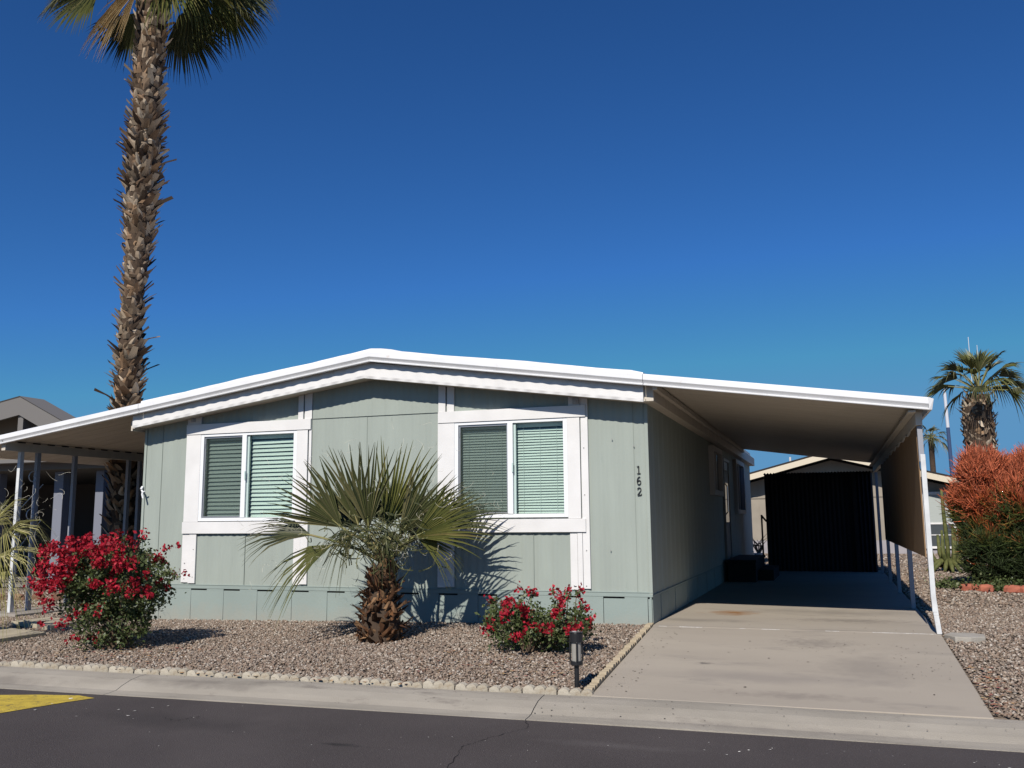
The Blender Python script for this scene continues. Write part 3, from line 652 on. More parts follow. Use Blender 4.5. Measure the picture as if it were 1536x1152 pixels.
def boots(m_, path, rads, rows, per, size, rr, out=.5, jit=.2, down=0):
    """broken leaf bases round a palm trunk, spiralling upward"""
    path = [Vector(q) for q in path]
    tot = [0]
    for a, b in zip(path[:-1], path[1:]): tot.append(tot[-1]+(b-a).length)
    for i in range(rows):
        t = (i+rr.random()*.6)/rows*tot[-1]
        k = max(j for j in range(len(tot)) if tot[j] <= t+1e-9); k = min(k, len(path)-2)
        f = (t-tot[k])/(tot[k+1]-tot[k]); c = path[k].lerp(path[k+1], f); r = rads[k]+(rads[k+1]-rads[k])*f
        n = max(5, int(per*r/rads[0]))
        for j in range(n):
            th = 2*PI*(j+rr.random()*jit*2)/n + i*2.399
            o_ = Vector((math.cos(th), math.sin(th), 0)); tg = Vector((-o_.y, o_.x, 0)); up = Vector((0,0,1))
            h_ = size*rr.uniform(.55,1.35); w_ = size*rr.uniform(.45,.95); lift = out*rr.uniform(.15,1.7)
            if rr.random() < .04: h_ *= 1.15; lift *= 1.25
            zz = Vector((0,0,rr.uniform(-.10,.10)))
            B = c+o_*(r*rr.uniform(.80,.95))+zz; upd = -1 if rr.random() < down else 1
            tl = tg*(w_*rr.uniform(-.65,.65)); up2 = (up+tg*rr.uniform(-.35,.35)).normalized()
            tip = B+o_*(h_*lift)+up2*(h_*.80*upd)+tl
            mid = B+o_*(h_*lift*.42+w_*.22)+up2*(h_*.42*upd)+tl*.4
            bw = rr.uniform(.10,.30)
            P = [B-tg*w_*.5, B+o_*w_*.25, B+tg*w_*.5, mid-tg*w_*rr.uniform(.30,.46)-o_*.02, mid+o_*.01, mid+tg*w_*rr.uniform(.30,.46)-o_*.02, tip-tg*w_*bw+up*rr.uniform(-.03,.03), tip+tg*w_*bw+up*rr.uniform(-.03,.03)]
            b = len(m_.v); m_.v += [tuple(q) for q in P]
            m_.f += [(b,b+1,b+4,b+3),(b+1,b+2,b+5,b+4),(b+3,b+4,b+6),(b+4,b+7,b+6),(b+4,b+5,b+7),(b,b+3,b+5,b+2),(b+3,b+6,b+7,b+5)]
BOOT = ramp_island('leaf_base_bark', [(.17,.115,.07),(.40,.31,.215),(.05,.033,.022),(.26,.18,.115),(.50,.41,.30),(.09,.055,.035),(.33,.21,.12),(.07,.045,.03)], .9)
BOOTR = ramp_island('reddish_leaf_base', [(.06,.026,.014),(.15,.07,.03),(.022,.012,.008),(.09,.04,.018),(.28,.16,.08),(.035,.018,.01),(.18,.08,.03)], .9)
CORE = mat('trunk_core', (.055,.038,.026), 1, (.09,.06,.04), 20, bump=.6)
PGREEN = ramp_island('palm_leaf_green', [(.050,.060,.022),(.088,.095,.036),(.030,.040,.018),(.17,.155,.07),(.058,.068,.026),(.11,.11,.048)], .45, trans=.08, spec=.4)
PYEL = ramp_island('palm_leaf_yellow_green', [(.11,.12,.032),(.17,.165,.048),(.075,.092,.025),(.22,.185,.07)], .45, trans=.10, spec=.4)
PDRY = ramp_island('dry_palm_leaf', [(.42,.30,.14),(.32,.21,.09),(.50,.38,.20),(.26,.17,.08)], .8, trans=.1)
PSTRAW = ramp_island('straw_palm_leaf', [(.36,.33,.12),(.28,.27,.08),(.46,.41,.20),(.20,.20,.06),(.52,.46,.27)], .6, trans=.12)
THR = mat('leaf_thread', (.62,.58,.47), .8)
PET = mat('petiole', (.20,.22,.07), .5, (.30,.24,.11), 9)

# the small fan palm in front of the house
PX, PY = -3.0, -1.38; PZ = g(PX, PY)
palm = empty('small_fan_palm', (PX,PY,PZ), 'short fan palm with shaggy reddish trunk in front of the house between its windows', 'palm')
def prel(r, z, dpt=0): return Vector((PX,PY,0)) + Vector((CR.x,CR.y,0)).normalized()*r + Vector((CF.x,CF.y,0)).normalized()*dpt + Vector((0,0,z))
rr = random.Random(3)
path = [prel(0,PZ-.05),prel(0,.15),prel(.0,.4),prel(.03,.62),prel(.06,.85)]; rd = [.25,.225,.17,.12,.09]
m_ = M(); m_.tube(path, rd, 14); tr_core = m_.build('trunk', CORE, palm)
m_ = M(); boots(m_, path[:-1], rd[:-1], 26, 15, .115, rr, out=.8, jit=.5, down=.2); boots(m_, path[2:], rd[2:], 8, 10, .13, rr, out=.6)
m_.build('leaf_base', BOOTR, tr_core)
# hub r, z, depth ; tip direction angle, depth comp ; radius ; normal (r,z,d) ; half angle ; droop ; mat
FR = [(-.84,1.13,-.05, 172,-.1, .88,(.0,1,-.50), 44,.02,.30,0),
      (-.56,1.02,-.15, 206,-.2,.88,(-.3,.8,-.8), 30,.10,.45,1),
      (-.50,1.22,.05, 140,-.05,1.02,(.2,.2,-1), 36,.0,.10,0),
      (-.30,1.24,.10, 112,.1, 1.12,(0,.1,-1), 30,.0,.08,0),
      (-.14,1.20,-.14, 94,-.1,1.14,(.1,.1,-1), 26,.0,.06,0),
      (.05,1.20,.12, 77,.1,1.22,(0,.1,-1), 26,.0,.06,1),
      (.20,1.12,.05, 53,.1,1.12,(-.2,.2,-1), 30,.0,.08,0),
      (.40,1.10,-.10, 26,-.1,1.02,(-.2,.45,-1), 38,.0,.12,1),
      (.44,1.08,-.05, -22,-.2,.62,(-.2,.6,-1), 26,.05,.3,1),
      (-.40,1.2,.35, 120,.75,.85,(0,.7,-.7), 60,.03,.12,0),
      (.30,1.25,.45, 60,.8,.95,(0,.7,-.7), 66,.02,.10,0),
      (.62,1.22,.5, 34,.7,1.0,(0,.8,-.6), 66,.02,.10,0),
      (.0,1.25,.45, 88,.7,.9,(0,.6,-.7), 60,.03,.12,0),
      (.28,1.08,.40, 20,.7,.80,(0,1,-.3), 60,.03,.2,0),
      (-.30,1.14,-.25, 200,-.5,.46,(0,.7,-.7), 55,.2,.8,0),
      (.08,1.16,-.28, 310,-.5,.34,(0,.6,-.8), 60,.2,.9,0)]
for (r, z, dp, an, dd, R, nm, hf, dr, td, yl) in FR:
    hub = prel(r, z, dp); d = prel(math.cos(rad(an)), math.sin(rad(an)), dd)-prel(0,0); nv = prel(*[nm[0], nm[1], nm[2]])-prel(0,0)
    m_ = M(); frond(m_, hub, d, nv, R, n=max(12, int(hf*.50)), half=hf, droop=dr, tipdroop=td, rr=rr, inner=.40, wmul=1.15)
    fo = m_.build('frond', PYEL if yl else PGREEN, palm)
    m_ = M(); st = prel(.05, .78); md = (st+hub)/2+Vector((0,0,.06)); m_.tube([st, md, hub, hub+d.normalized()*.15], [.022,.016,.012,.004], 6); m_.build('petiole', PET, fo)
    m_ = M(); threads(m_, hub, d, R, 11, rr); m_.build('thread', THR, fo)
m_ = M()
for k in range(300):
    q = prel(rr.gauss(-.05,.28), rr.gauss(1.12,.13), rr.gauss(-.15,.25)); v = Vector((rr.gauss(0,1),rr.gauss(0,1),rr.gauss(-.2,.8))).normalized(); ax = Vector((rr.gauss(0,1),rr.gauss(0,1),rr.gauss(0,1))).normalized(); P = [q]
    for j in range(8): v = Matrix.Rotation(rr.uniform(.1,.5), 3, ax) @ v; q = q+v*.035; P.append(q)
    for a, b in zip(P[:-1], P[1:]):
        nn = Vector((0,.0,.007)) if abs(v.z) < .7 else Vector((.007,0,0)); m_.poly([a-nn,a+nn,b+nn,b-nn])
m_.build('young_leaf', PGREEN, palm)

# generic crown for the other palms
def crown(root, c, n, R, pl, rr, elmin=-55, elmax=80, mats=(PGREEN,), nleaf=26, half=80, wm=1.0, td=.5, dr=.25):
    for i in range(n):
        f = (i+.5)/n; el = elmax+(elmin-elmax)*f; az = i*2.399963+rr.uniform(-.3,.3)
        d = Vector((math.cos(az)*math.cos(rad(el)), math.sin(az)*math.cos(rad(el)), math.sin(rad(el))))
        hub = c+d*pl*rr.uniform(.85,1.1)+Vector((0,0,-.12*pl*(1-f)))
        d2 = (d+Vector((0,0,-.35))).normalized(); up = Vector((0,0,1)) if abs(d2.z) < .9 else Vector((math.cos(az),math.sin(az),0))
        nv = up+Vector((rr.gauss(0,.4),rr.gauss(0,.4),0))
        m_ = M(); frond(m_, hub, d2, nv, R*rr.uniform(.85,1.1), n=nleaf, half=half, droop=dr+.2*f, tipdroop=td+.4*f, rr=rr, inner=.45, wmul=wm)
        fo = m_.build('frond', mats[i % len(mats)], root)
        m_ = M(); m_.tube([c, (c+hub)/2+Vector((0,0,.05*pl)), hub], [.03,.022,.012], 5); m_.build('petiole', PET, fo)

# tall palm behind the patio cover
tp = empty('tall_fan_palm', (-10.85,3,-.14), 'tall fan palm towering behind the patio cover, crown cut by the photo top', 'palm')
rr = random.Random(5)
path = [(-10.85,3,-.2),(-10.85,3,.8),(-10.92,3,3.0),(-10.90,3,4.25),(-10.93,3,5.0),(-10.90,3,5.9),(-10.84,3,7.0),(-10.84,3,8.3),(-10.82,3,9.6),(-10.82,3,10.9),(-10.78,3,12.2),(-10.72,3,13.0)]
rd = [.26,.25,.24,.21,.19,.19,.24,.30,.26,.27,.29,.25]
m_ = M(); m_.tube(path, rd, 16); tc_ = m_.build('trunk', CORE, tp)
m_ = M(); boots(m_, path, rd, 118, 14, .215, rr, out=.52, jit=.6)
boots(m_, path[6:9], rd[6:9], 14, 16, .22, rr, out=.85, jit=.4); boots(m_, path[2:5], rd[2:5], 10, 12, .22, rr, out=1.0, jit=.4)
m_.build('leaf_base', BOOT, tc_)
c0 = Vector(path[-1])
def hang(r, z, dp, an, dd, R, nm, hf, dr, td, mt, n=34):
    X = Vector((CR.x,CR.y,0)).normalized(); Y = Vector((CF.x,CF.y,0)).normalized()
    hub = Vector((-10.8,3,0))+X*r+Y*dp+Vector((0,0,z)); d = X*math.cos(rad(an))+Y*dd+Vector((0,0,math.sin(rad(an)))); nv = X*nm[0]+Y*nm[2]+Vector((0,0,nm[1]))
    m_ = M(); frond(m_, hub, d, nv, R, n=n, half=hf, droop=dr, tipdroop=td, rr=rr, inner=.62, wmul=1.15); fo = m_.build('frond', mt, tp)
    m_ = M(); m_.tube([c0, (c0+hub)/2+Vector((0,0,.1)), hub], [.04,.028,.015], 6); m_.build('petiole', PET, fo)
hang(-1.10,12.45,-.1, 214,-.1, 1.25,(.3,.6,-.8), 62,.2,.35,PYEL,40)
hang(-1.55,12.75,.2, 200,.1, 1.1,(.3,.8,-.6), 60,.4,.5,PGREEN,36)
hang(-.50,12.15,.35, 238,.2, 1.2,(.3,.3,-1), 48,.1,.2,PGREEN,36)
hang(.45,12.45,-.45, -42,-.4, 1.35,(-.4,.4,-.9), 60,.2,.4,PYEL,44)
hang(.85,12.55,-.1, -34,-.1, 1.35,(-.4,.4,-.9), 62,.2,.4,PYEL,44)
hang(.40,12.20,.45, -60,.3, 1.45,(-.4,.2,-1), 55,.1,.25,PGREEN,40)
hang(1.25,12.60,.3, -48,.2, 1.35,(-.3,.4,-.8), 55,.2,.3,PYEL,40)
hang(1.55,12.75,.1, -25,.1, 1.15,(-.3,.6,-.7), 55,.4,.5,PGREEN,36)
hang(.75,12.2,.1, -78,.1, 1.1,(-.2,.2,-1), 50,.1,.2,PGREEN,36)
hang(.2,12.9,-.6, -60,-.35, 1.3,(-.3,.2,-1), 40,.1,.3,PYEL,30)
hang(-.22,12.35,-.45, 243,-.12, 1.75,(.3,.2,-1), 9,.15,.2,PDRY,16)
hang(-.05,12.3,-.45, 228,-.25, 1.1,(.3,.2,-1), 12,.2,.5,PDRY,10)
hang(-.12,12.2,-.5, 252,-.1, 1.2,(.3,.2,-1), 7,.1,.2,PDRY,12)
hang(.12,12.7,-.5, -60,-.3, 1.0,(.3,.2,-1), 14,.1,.4,PDRY,10)
crown(tp, c0, 14, 1.2, 1.25, rr, elmin=5, mats=(PGREEN,PYEL))

# palm at the right behind the red shrub
rp = empty('fan_palm', (6.7,21,0), 'stocky fan palm with a shaggy trunk rising behind the orange red shrub', 'palm')
rr = random.Random(8)
path = [(6.78,21,-.1),(6.76,21,3.0),(6.73,21,4.0),(6.72,21,4.7),(6.80,21,5.15)]; rd = [.38,.42,.46,.43,.26]
m_ = M(); m_.tube(path, rd, 14); tc_ = m_.build('trunk', CORE, rp)
m_ = M(); boots(m_, path, rd, 48, 20, .21, rr, out=.5, jit=.5, down=.3); m_.build('leaf_base', BOOT, tc_)
crown(rp, Vector((6.82,21,5.22)), 30, .92, .88, rr, elmin=2, elmax=86, mats=(PGREEN,PYEL), nleaf=14, half=42, wm=1.2, td=.22, dr=.10)
fp = empty('distant_palm', (7.15,40,0), 'far off palm showing beside the carport post below the roof corner', 'palm')
rr = random.Random(9); m_ = M(); m_.tube([(7.15,40,-.1),(7.15,40,3),(7.15,40,5.2)], [.15,.14,.13], 10); m_.build('trunk', CORE, fp)
crown(fp, Vector((7.15,40,5.25)), 15, .6, .5, rr, elmin=-35, mats=(PGREEN,), nleaf=12, half=60, td=.6)

# palm at the left edge, mostly outside the frame
lp = empty('yellowing_fan_palm', (-8.80,-2.1,-.15), 'yellowish young fan palm leaning in at the left edge of the photo', 'palm')
rr = random.Random(12); m_ = M(); pth = [(-8.80,-2.1,-.2),(-8.80,-2.1,.4),(-8.78,-2.1,.78)]; m_.tube(pth, [.2,.17,.12], 12); tc_ = m_.build('trunk', CORE, lp)
m_ = M(); boots(m_, pth, [.2,.17,.12], 14, 13, .12, rr, out=.8); m_.build('leaf_base', BOOTR, tc_)
for (az, el, pl, R, hf, dr, td, mt) in ((5,34,.6,1.12,50,.32,.5,PSTRAW),(-14,8,.68,1.05,50,.28,.5,PSTRAW),(22,60,.5,1.0,48,.2,.4,PSTRAW),(-40,30,.5,.9,55,.4,.6,PSTRAW),(60,40,.5,.9,60,.3,.5,PGREEN),(-8,-12,.6,.75,46,.3,.6,PSTRAW),(120,50,.5,.9,60,.3,.5,PSTRAW),(200,40,.5,.9,60,.3,.5,PGREEN),(250,30,.5,.9,60,.3,.5,PSTRAW)):
    d = Vector((math.cos(rad(az))*math.cos(rad(el)), math.sin(rad(az))*math.cos(rad(el)), math.sin(rad(el)))); c = Vector(pth[-1]); hub = c+d*pl
    m_ = M(); frond(m_, hub, d, Vector((0,-.5,1)), R, n=26, half=hf, droop=dr, tipdroop=td, rr=rr, inner=.28, wmul=.75); fo = m_.build('frond', mt, lp)
    m_ = M(); m_.tube([c,hub], [.018,.01], 5); m_.build('petiole', PET, fo)
    m_ = M(); threads(m_, hub, d, R, 10, rr); m_.build('thread', THR, fo)

# bougainvilleas
LEAF = ramp_island('shrub_leaf', [(.055,.085,.025),(.09,.12,.035),(.04,.06,.018),(.13,.15,.055),(.07,.10,.03),(.16,.17,.08)], .5, trans=.15, spec=.45)
BRACT = ramp_island('red_bract', [(.30,.006,.018),(.42,.010,.028),(.20,.004,.012),(.50,.03,.05),(.36,.008,.022)], .6, trans=.2)
STEMM = mat('stem_bark', (.13,.09,.06), .9)
def leaves_np(C, size, rr, shape='leaf'):
    n = len(C); a = rr.normal(0,1,(n,3)); a /= np.linalg.norm(a,axis=1)[:,None]; b = rr.normal(0,1,(n,3)); b = np.cross(a,b); b /= np.linalg.norm(b,axis=1)[:,None]; c = np.cross(a,b)
    s = rr.uniform(size*.6,size*1.3,(n,1))
    P = np.stack([C-a*s*.5, C+b*s*.34+c*s*.06, C+a*s*.55, C-b*s*.34+c*s*.06, ], 1); return P
def shrub(root, base, lobes, nleaf, lsize, flowers, fsize, seed, stems=26, nfl=22, fl_r=.06, sprays=12):
    rr = np.random.default_rng(seed); r_ = random.Random(seed)
    m_ = M(); tips = []
    for i in range(stems):
        c, r = lobes[r_.randrange(len(lobes))]
        t = Vector(c)+Vector((r_.gauss(0,.45)*r[0], r_.gauss(0,.45)*r[1], r_.gauss(.1,.45)*r[2])); b0 = Vector(base)+Vector((r_.uniform(-.07,.07),r_.uniform(-.07,.07),-.03))
        md = b0.lerp(t,.5)+Vector((r_.uniform(-.06,.06),r_.uniform(-.06,.06),.05)); m_.tube([b0,md,t],[.011,.007,.003],5); tips.append((b0,md,t))
    sp = []
    for i in range(sprays):
        c, r = lobes[r_.randrange(len(lobes))]; an = r_.uniform(-.6, PI+.6); v = Vector((math.cos(an), r_.uniform(-.5,.5), abs(math.sin(an))*.9))
        a = Vector(c)+Vector((v.x*r[0]*.7, v.y*r[1]*.7, v.z*r[2]*.7)); e_ = a+Vector((v.x*r_.uniform(.08,.20), v.y*.2, v.z*r_.uniform(.14,.26)+.03)); md = a.lerp(e_,.5)+Vector((0,0,.05))
        m_.tube([a,md,e_],[.005,.004,.002],5); sp.append((a,md,e_))
    m_.build('stem', STEMM, root)
    C = []
    for a, md, e_ in sp:
        for k in range(12): f = r_.random(); q = np.array(a.lerp(md,f*2) if f < .5 else md.lerp(e_,f*2-1)); C.append(q+rr.normal(0,.022,(3,3)))
        if r_.random() < .75: flowers = list(flowers)+[(e_.x,e_.y,e_.z,.35)]
    # clumps of leaves inside the lobes and along stems
    per = 26
    for i in range(nleaf//per):
        c, r = lobes[r_.choices(range(len(lobes)), weights=[q[1][0]*q[1][1]*q[1][2] for q in lobes])[0]]
        v = rr.normal(0,1,3); v /= np.linalg.norm(v); q = np.array(c)+v*np.array(r)*rr.uniform(.35,1.0)**.6
        C.append(q+rr.normal(0,.042,(per,3)))
    for b0, md, t in tips:
        for k in range(14):
            f = r_.uniform(.35,1); q = np.array(md.lerp(t,(f-.35)/.65)); C.append(q+rr.normal(0,.03,(2,3)))
    C = np.concatenate(C); C = C[C[:,2] > base[2]+.03]
    o = np_mesh('foliage', leaves_np(C, lsize, rr), [(0,1,2,3)], LEAF); o.parent = root; o.location = -root.location
    F = []
    for q in flowers:
        k = int(nfl*(q[3] if len(q) > 3 else 1)); cc = np.array(q[:3])
        sub = cc+rr.normal(0,fl_r*.85,(max(2,k//4),3))*np.array([1,.9,.8]); 
        for s_ in sub: F.append(s_+rr.normal(0,.025,(13,3)))
    F = np.concatenate(F); o = np_mesh('blossom', leaves_np(F, fsize, rr), [(0,1,2,3)], BRACT); o.parent = root; o.location = -root.location
def up1(q, k=1.099, y=-2.55): return (2.155+(q[0]-2.155)*k, y, 1.296+(q[1]-1.296)*k)
b1 = (-5.86,-2.5,g(-5.86,-2.5))
bg1 = empty('bougainvillea', b1, 'large round bougainvillea covered in red blossom, at the left corner of the house', 'shrub')
fl = [(-5.82,1.04,2),(-5.46,1.08,2),(-5.95,.82,2),(-5.62,.75,2),(-5.18,1.01,2),(-5.04,.9,2),(-5.0,1.08,1),(-4.77,.9,2),(-6.02,.6,1.5),(-5.71,.82,2),(-5.87,.46,1),(-4.62,.62,1),(-4.84,.62,1.2),(-6.22,.67,.4),(-4.49,.56,.5),(-4.98,.69,1.3),(-5.45,.36,.5),(-5.09,.44,.6),(-5.86,.28,.4),(-5.3,1.02,1),(-5.66,1.0,2),(-4.9,1.05,1),(-5.5,.9,1.6),(-5.95,.66,2),(-5.78,.66,2),(-5.95,1.0,1.2),(-5.35,.16,.3),(-4.66,.87,1),(-5.62,.28,.5)]
fls = []
r0 = random.Random(4)
for q in fl:
    X_, _, Z_ = up1(q); X_ = -5.93+(X_+5.93)*.80; h_ = (X_+6.1)/.95; front = -math.sqrt(max(0, 1-h_*h_*.8))*.5
    fls.append((X_, -2.5+front*.9, Z_, q[2])); fls.append((X_+r0.gauss(0,.08), -2.5+r0.uniform(-.2,.45), Z_+r0.gauss(.04,.05), q[2]*.6))
shrub(bg1, b1, [((-6.10,-2.45,.58),(.58,.50,.44)),((-5.72,-2.4,.58),(.42,.42,.38)),((-5.95,-2.5,.14),(.46,.40,.34)),((-6.33,-2.45,.68),(.34,.36,.30)),((-6.45,-2.5,.42),(.28,.28,.28)),((-5.46,-2.45,.55),(.22,.25,.26)),((-6.02,-2.4,.85),(.46,.38,.20))], 13500, .042, fls, .046, 21, stems=46)
b2 = (-.98,-1.85,g(-.98,-1.85))
bg2 = empty('bougainvillea', b2, 'small sparse bougainvillea with a few red blossoms, beside the black garden light', 'shrub')
fl = [(-.94,.47,1.6),(-.89,.4,1.6),(-.69,.47,1.4),(-.69,.38,1),(-.38,.42,1.2),(-.35,.51,1),(-.32,.35,1.2),(-.22,.26,1.3),(-.15,.3,1.2),(-.66,.28,.5),(-.72,.17,.9),(-1.15,-.03,.8),(-1.08,.33,.6),(-.49,.27,.8),(-.40,.27,.6),(-1.2,.2,.4),(-.82,.50,.4)]
fls = []
for q in fl:
    X_, _, Z_ = up1(q, 1.091); fls.append((X_, -1.85+r0.uniform(-.38,.0), Z_, q[2]))
shrub(bg2, b2, [((-1.1,-1.8,.16),(.42,.32,.26)),((-.75,-1.8,.12),(.42,.3,.22)),((-1.2,-1.8,.22),(.3,.3,.2)),((-.55,-1.85,.18),(.26,.25,.2))], 4300, .040, fls, .046, 22, stems=60, fl_r=.042, nfl=13)

# fire stick shrub
FS = bpy.data.materials.new('fire_sticks'); FS.use_nodes = True; n = FS.node_tree; L = n.links; b = n.nodes['Principled BSDF']; b.inputs['Roughness'].default_value = .6
g_ = n.nodes.new('ShaderNodeNewGeometry'); at = n.nodes.new('ShaderNodeAttribute'); at.attribute_name = 'ripeness'
r = n.nodes.new('ShaderNodeValToRGB'); e = r.color_ramp.elements
cols = [(0,(.035,.055,.015)),(.3,(.075,.105,.022)),(.45,(.16,.13,.025)),(.58,(.34,.10,.025)),(.75,(.50,.10,.032)),(1,(.62,.165,.075))]
while len(e) < len(cols): e.new(.5)
for i, (p_, c_) in enumerate(cols): e[i].position = p_; e[i].color = (*c_, 1)
L.new(at.outputs['Fac'], r.inputs[0])
mr = n.nodes.new('ShaderNodeMapRange'); mr.inputs[3].default_value = .42; mr.inputs[4].default_value = 1.35; L.new(g_.outputs['Random Per Island'], mr.inputs[0])
vm = n.nodes.new('ShaderNodeVectorMath'); vm.operation = 'SCALE'; L.new(r.outputs[0], vm.inputs[0]); L.new(mr.outputs[0], vm.inputs['Scale']); L.new(vm.outputs[0], b.inputs['Base Color'])
def firestick(root, lobes, n, seed, redz):
    rr = np.random.default_rng(seed); wts = np.array([q[1][0]*q[1][2] for q in lobes]); wts /= wts.sum()
    V = []; A = []
    k = rr.choice(len(lobes), n, p=wts); C = np.array([lobes[i][0] for i in k]); R = np.array([lobes[i][1] for i in k])
    v = rr.normal(0,1,(n,3)); v /= np.linalg.norm(v,axis=1)[:,None]; v[:,1] = np.where(rr.random(n) < .6, -np.abs(v[:,1]), v[:,1])
    rad_ = rr.uniform(.5,1.03,(n,1))**.5; P0 = C+v*R*rad_
    # lumpy surface
    tf = rr.integers(0, n//16, n); P0 = P0[tf]; v = v[tf]; P0 += 0.06*np.sin(P0*9+np.array([0,1,2]))+rr.normal(0,.022,(n,3)); v = v*.6+rr.normal(0,.25,(n,3)); 
    d = v*.9+np.array([0,0,.8])+rr.normal(0,.55,(n,3)); d /= np.linalg.norm(d,axis=1)[:,None]; L_ = rr.uniform(.07,.19,(n,1)); P1 = P0+d*L_
    d2 = d+rr.normal(0,.25,(n,3))+np.array([0,0,.2]); d2 /= np.linalg.norm(d2,axis=1)[:,None]; P2 = P1+d2*L_*.7
    tfr = rr.normal(0,.17,n//16)[tf]; s = np.cross(d, rr.normal(0,1,(n,3))); s /= np.linalg.norm(s,axis=1)[:,None]; t = np.cross(d,s); w_ = rr.uniform(.0042,.0078,(n,1))
    q = np.stack([P0+s*w_,P0-s*w_*.5+t*w_*.87,P0-s*w_*.5-t*w_*.87,P1+s*w_,P1-s*w_*.5+t*w_*.87,P1-s*w_*.5-t*w_*.87,P2+s*w_*.4,P2-s*w_*.2+t*w_*.35,P2-s*w_*.2-t*w_*.35],1)
    q = q[P0[:,2] > .02]; tfr = tfr[P0[:,2] > .02]; P0 = P0[P0[:,2] > .02]
    F = [(0,1,4,3),(1,2,5,4),(2,0,3,5),(3,4,7,6),(4,5,8,7),(5,3,6,8)]
    o = np_mesh('foliage', q, F, FS); o.parent = root; o.location = -root.location
    a = o.data.attributes.new('ripeness','FLOAT','POINT')
    rip_ = (P0[:,2]-redz(P0[:,0]))/1.1+.5 + .14*np.sin(P0[:,0]*7+P0[:,2]*5)+.20*np.sin(P0[:,0]*15+P0[:,2]*9)*np.sin(P0[:,1]*9+P0[:,0]*5)+rr.normal(0,.10,len(P0))+tfr
    a.data.foreach_set('value', np.clip(np.repeat(rip_,9)+np.tile([0,0,0,.05,.05,.05,.12,.12,.12],len(P0)),0,1).astype(np.float32))
fsr = empty('fire_stick_shrub', (5.3,7.3,0), 'big pencil-stemmed shrub glowing orange red above and dark green below', 'shrub')
lobes = [((4.74,7.3,1.80),(.40,.45,.66)),((5.15,7.3,1.55),(.35,.45,.55)),((5.35,7.2,1.35),(.7,.6,.75)),((4.7,7.3,1.25),(.42,.45,.65)),((5.72,7.3,1.82),(.45,.5,.70)),((6.2,7.3,1.7),(.5,.5,.6)),((4.85,7.2,.65),(.55,.5,.6)),((5.6,7.1,.6),(.8,.55,.6)),((6.7,7.3,1.4),(.7,.6,1.0)),((4.45,7.35,1.45),(.25,.3,.4))]
firestick(fsr, lobes, 56000, 31, lambda x: 1.22+.18*np.sin(x*4)+np.where(x < 4.55, .25, 0))
m_ = M(); r_ = random.Random(2)
for i in range(60):
    c, r = lobes[r_.randrange(len(lobes))]; t = Vector(c)+Vector((r_.uniform(-.6,.6)*r[0],r_.uniform(-.6,.6)*r[1],r_.uniform(-.4,.6)*r[2])); b0 = Vector((r_.uniform(4.5,6.2),7.25+r_.uniform(-.3,.3),-.03)); m_.tube([b0,b0.lerp(t,.5)+Vector((0,0,.1)),t],[.03,.018,.008],6)
m_.build('stem', mat('green_stem',(.10,.11,.04),.8), fsr)
for i, (x, y, s) in enumerate(((4.32,6.35,.16),(4.55,6.25,.13),(4.95,6.15,.14),(5.15,6.1,.11),(5.4,6.1,.15),(5.75,6.0,.13))):
    rock('border_brick', (x,y,.055), (s,.09,.075), BRK, ['chunky terracotta block at the near left foot of the orange red shrub','terracotta block in the middle of the border under the orange red shrub'][min(i,1)] if i == 0 else 'broken terracotta block in the border under the orange red shrub', 'brick', 'terracotta border under the shrub', i, 1)
# low ground cover near the blocks
def tuft(name, c, n, s, mt, label, cat, seed):
    rr = np.random.default_rng(seed); C = np.array(c)+rr.normal(0,1,(n,3))*np.array([s[0],s[1],s[2]]); C[:,2] = np.abs(C[:,2]-c[2])+c[2]
    o = np_mesh(name, leaves_np(C, .05, rr), [(0,1,2,3)], mt); o['label'] = label; o['category'] = cat; o['kind'] = 'stuff'; return o
tuft('low_plant', (4.05,6.9,.03), 500, (.13,.1,.07), LEAF, 'low dark green plant left of the terracotta block', 'plant', 41)
tuft('creeping_plant', (4.85,6.35,.03), 1400, (.3,.08,.09), LEAF, 'dark green creeping plant between the terracotta blocks and the orange red shrub', 'plant', 42)
# candelabra cactus
ct = empty('candelabra_cactus', (4.62,12.5,0), 'branching green cactus standing left of the orange red shrub', 'cactus')
CAC = mat('cactus_skin', (.06,.075,.02), .7, (.14,.14,.045), 14, bump=.3)
r_ = random.Random(6)
def arm(pts, r):
    m_ = M(); m_.tube(pts, r, 7); m_.build('arm', CAC, ct, smooth=True)
arm([(4.66,12.5,-.05),(4.66,12.5,.6),(4.63,12.5,1.3),(4.62,12.5,1.9)], [.05,.05,.045,.03])
for (dx, dy, zt) in ((.16,-.1,1.0),(-.18,.0,.85),(.28,.1,.9),(-.34,.1,.62),(.1,-.25,.75),(-.12,-.2,.6),(.24,-.2,.62),(.15,.2,1.1),(-.08,.15,.95)):
    z0 = r_.uniform(.05,.2); arm([(4.66,12.5,z0),(4.66+dx*.6,12.5+dy*.6,z0+.05),(4.66+dx,12.5+dy,z0+.25),(4.66+dx*1.08,12.5+dy,zt)], [.045,.052,.052,.028])
for k in range(9):
    a = PI+PI*k/8+r_.uniform(-.2,.2); L1 = r_.uniform(.3,.5)
    arm([(4.66,12.5,.15),(4.66+L1*.5*math.cos(a),12.5+L1*.5*math.sin(a),.26),(4.66+L1*math.cos(a),12.5+L1*math.sin(a),.12),(4.66+L1*1.3*math.cos(a),12.5+L1*1.3*math.sin(a),.02)], [.04,.055,.05,.03])

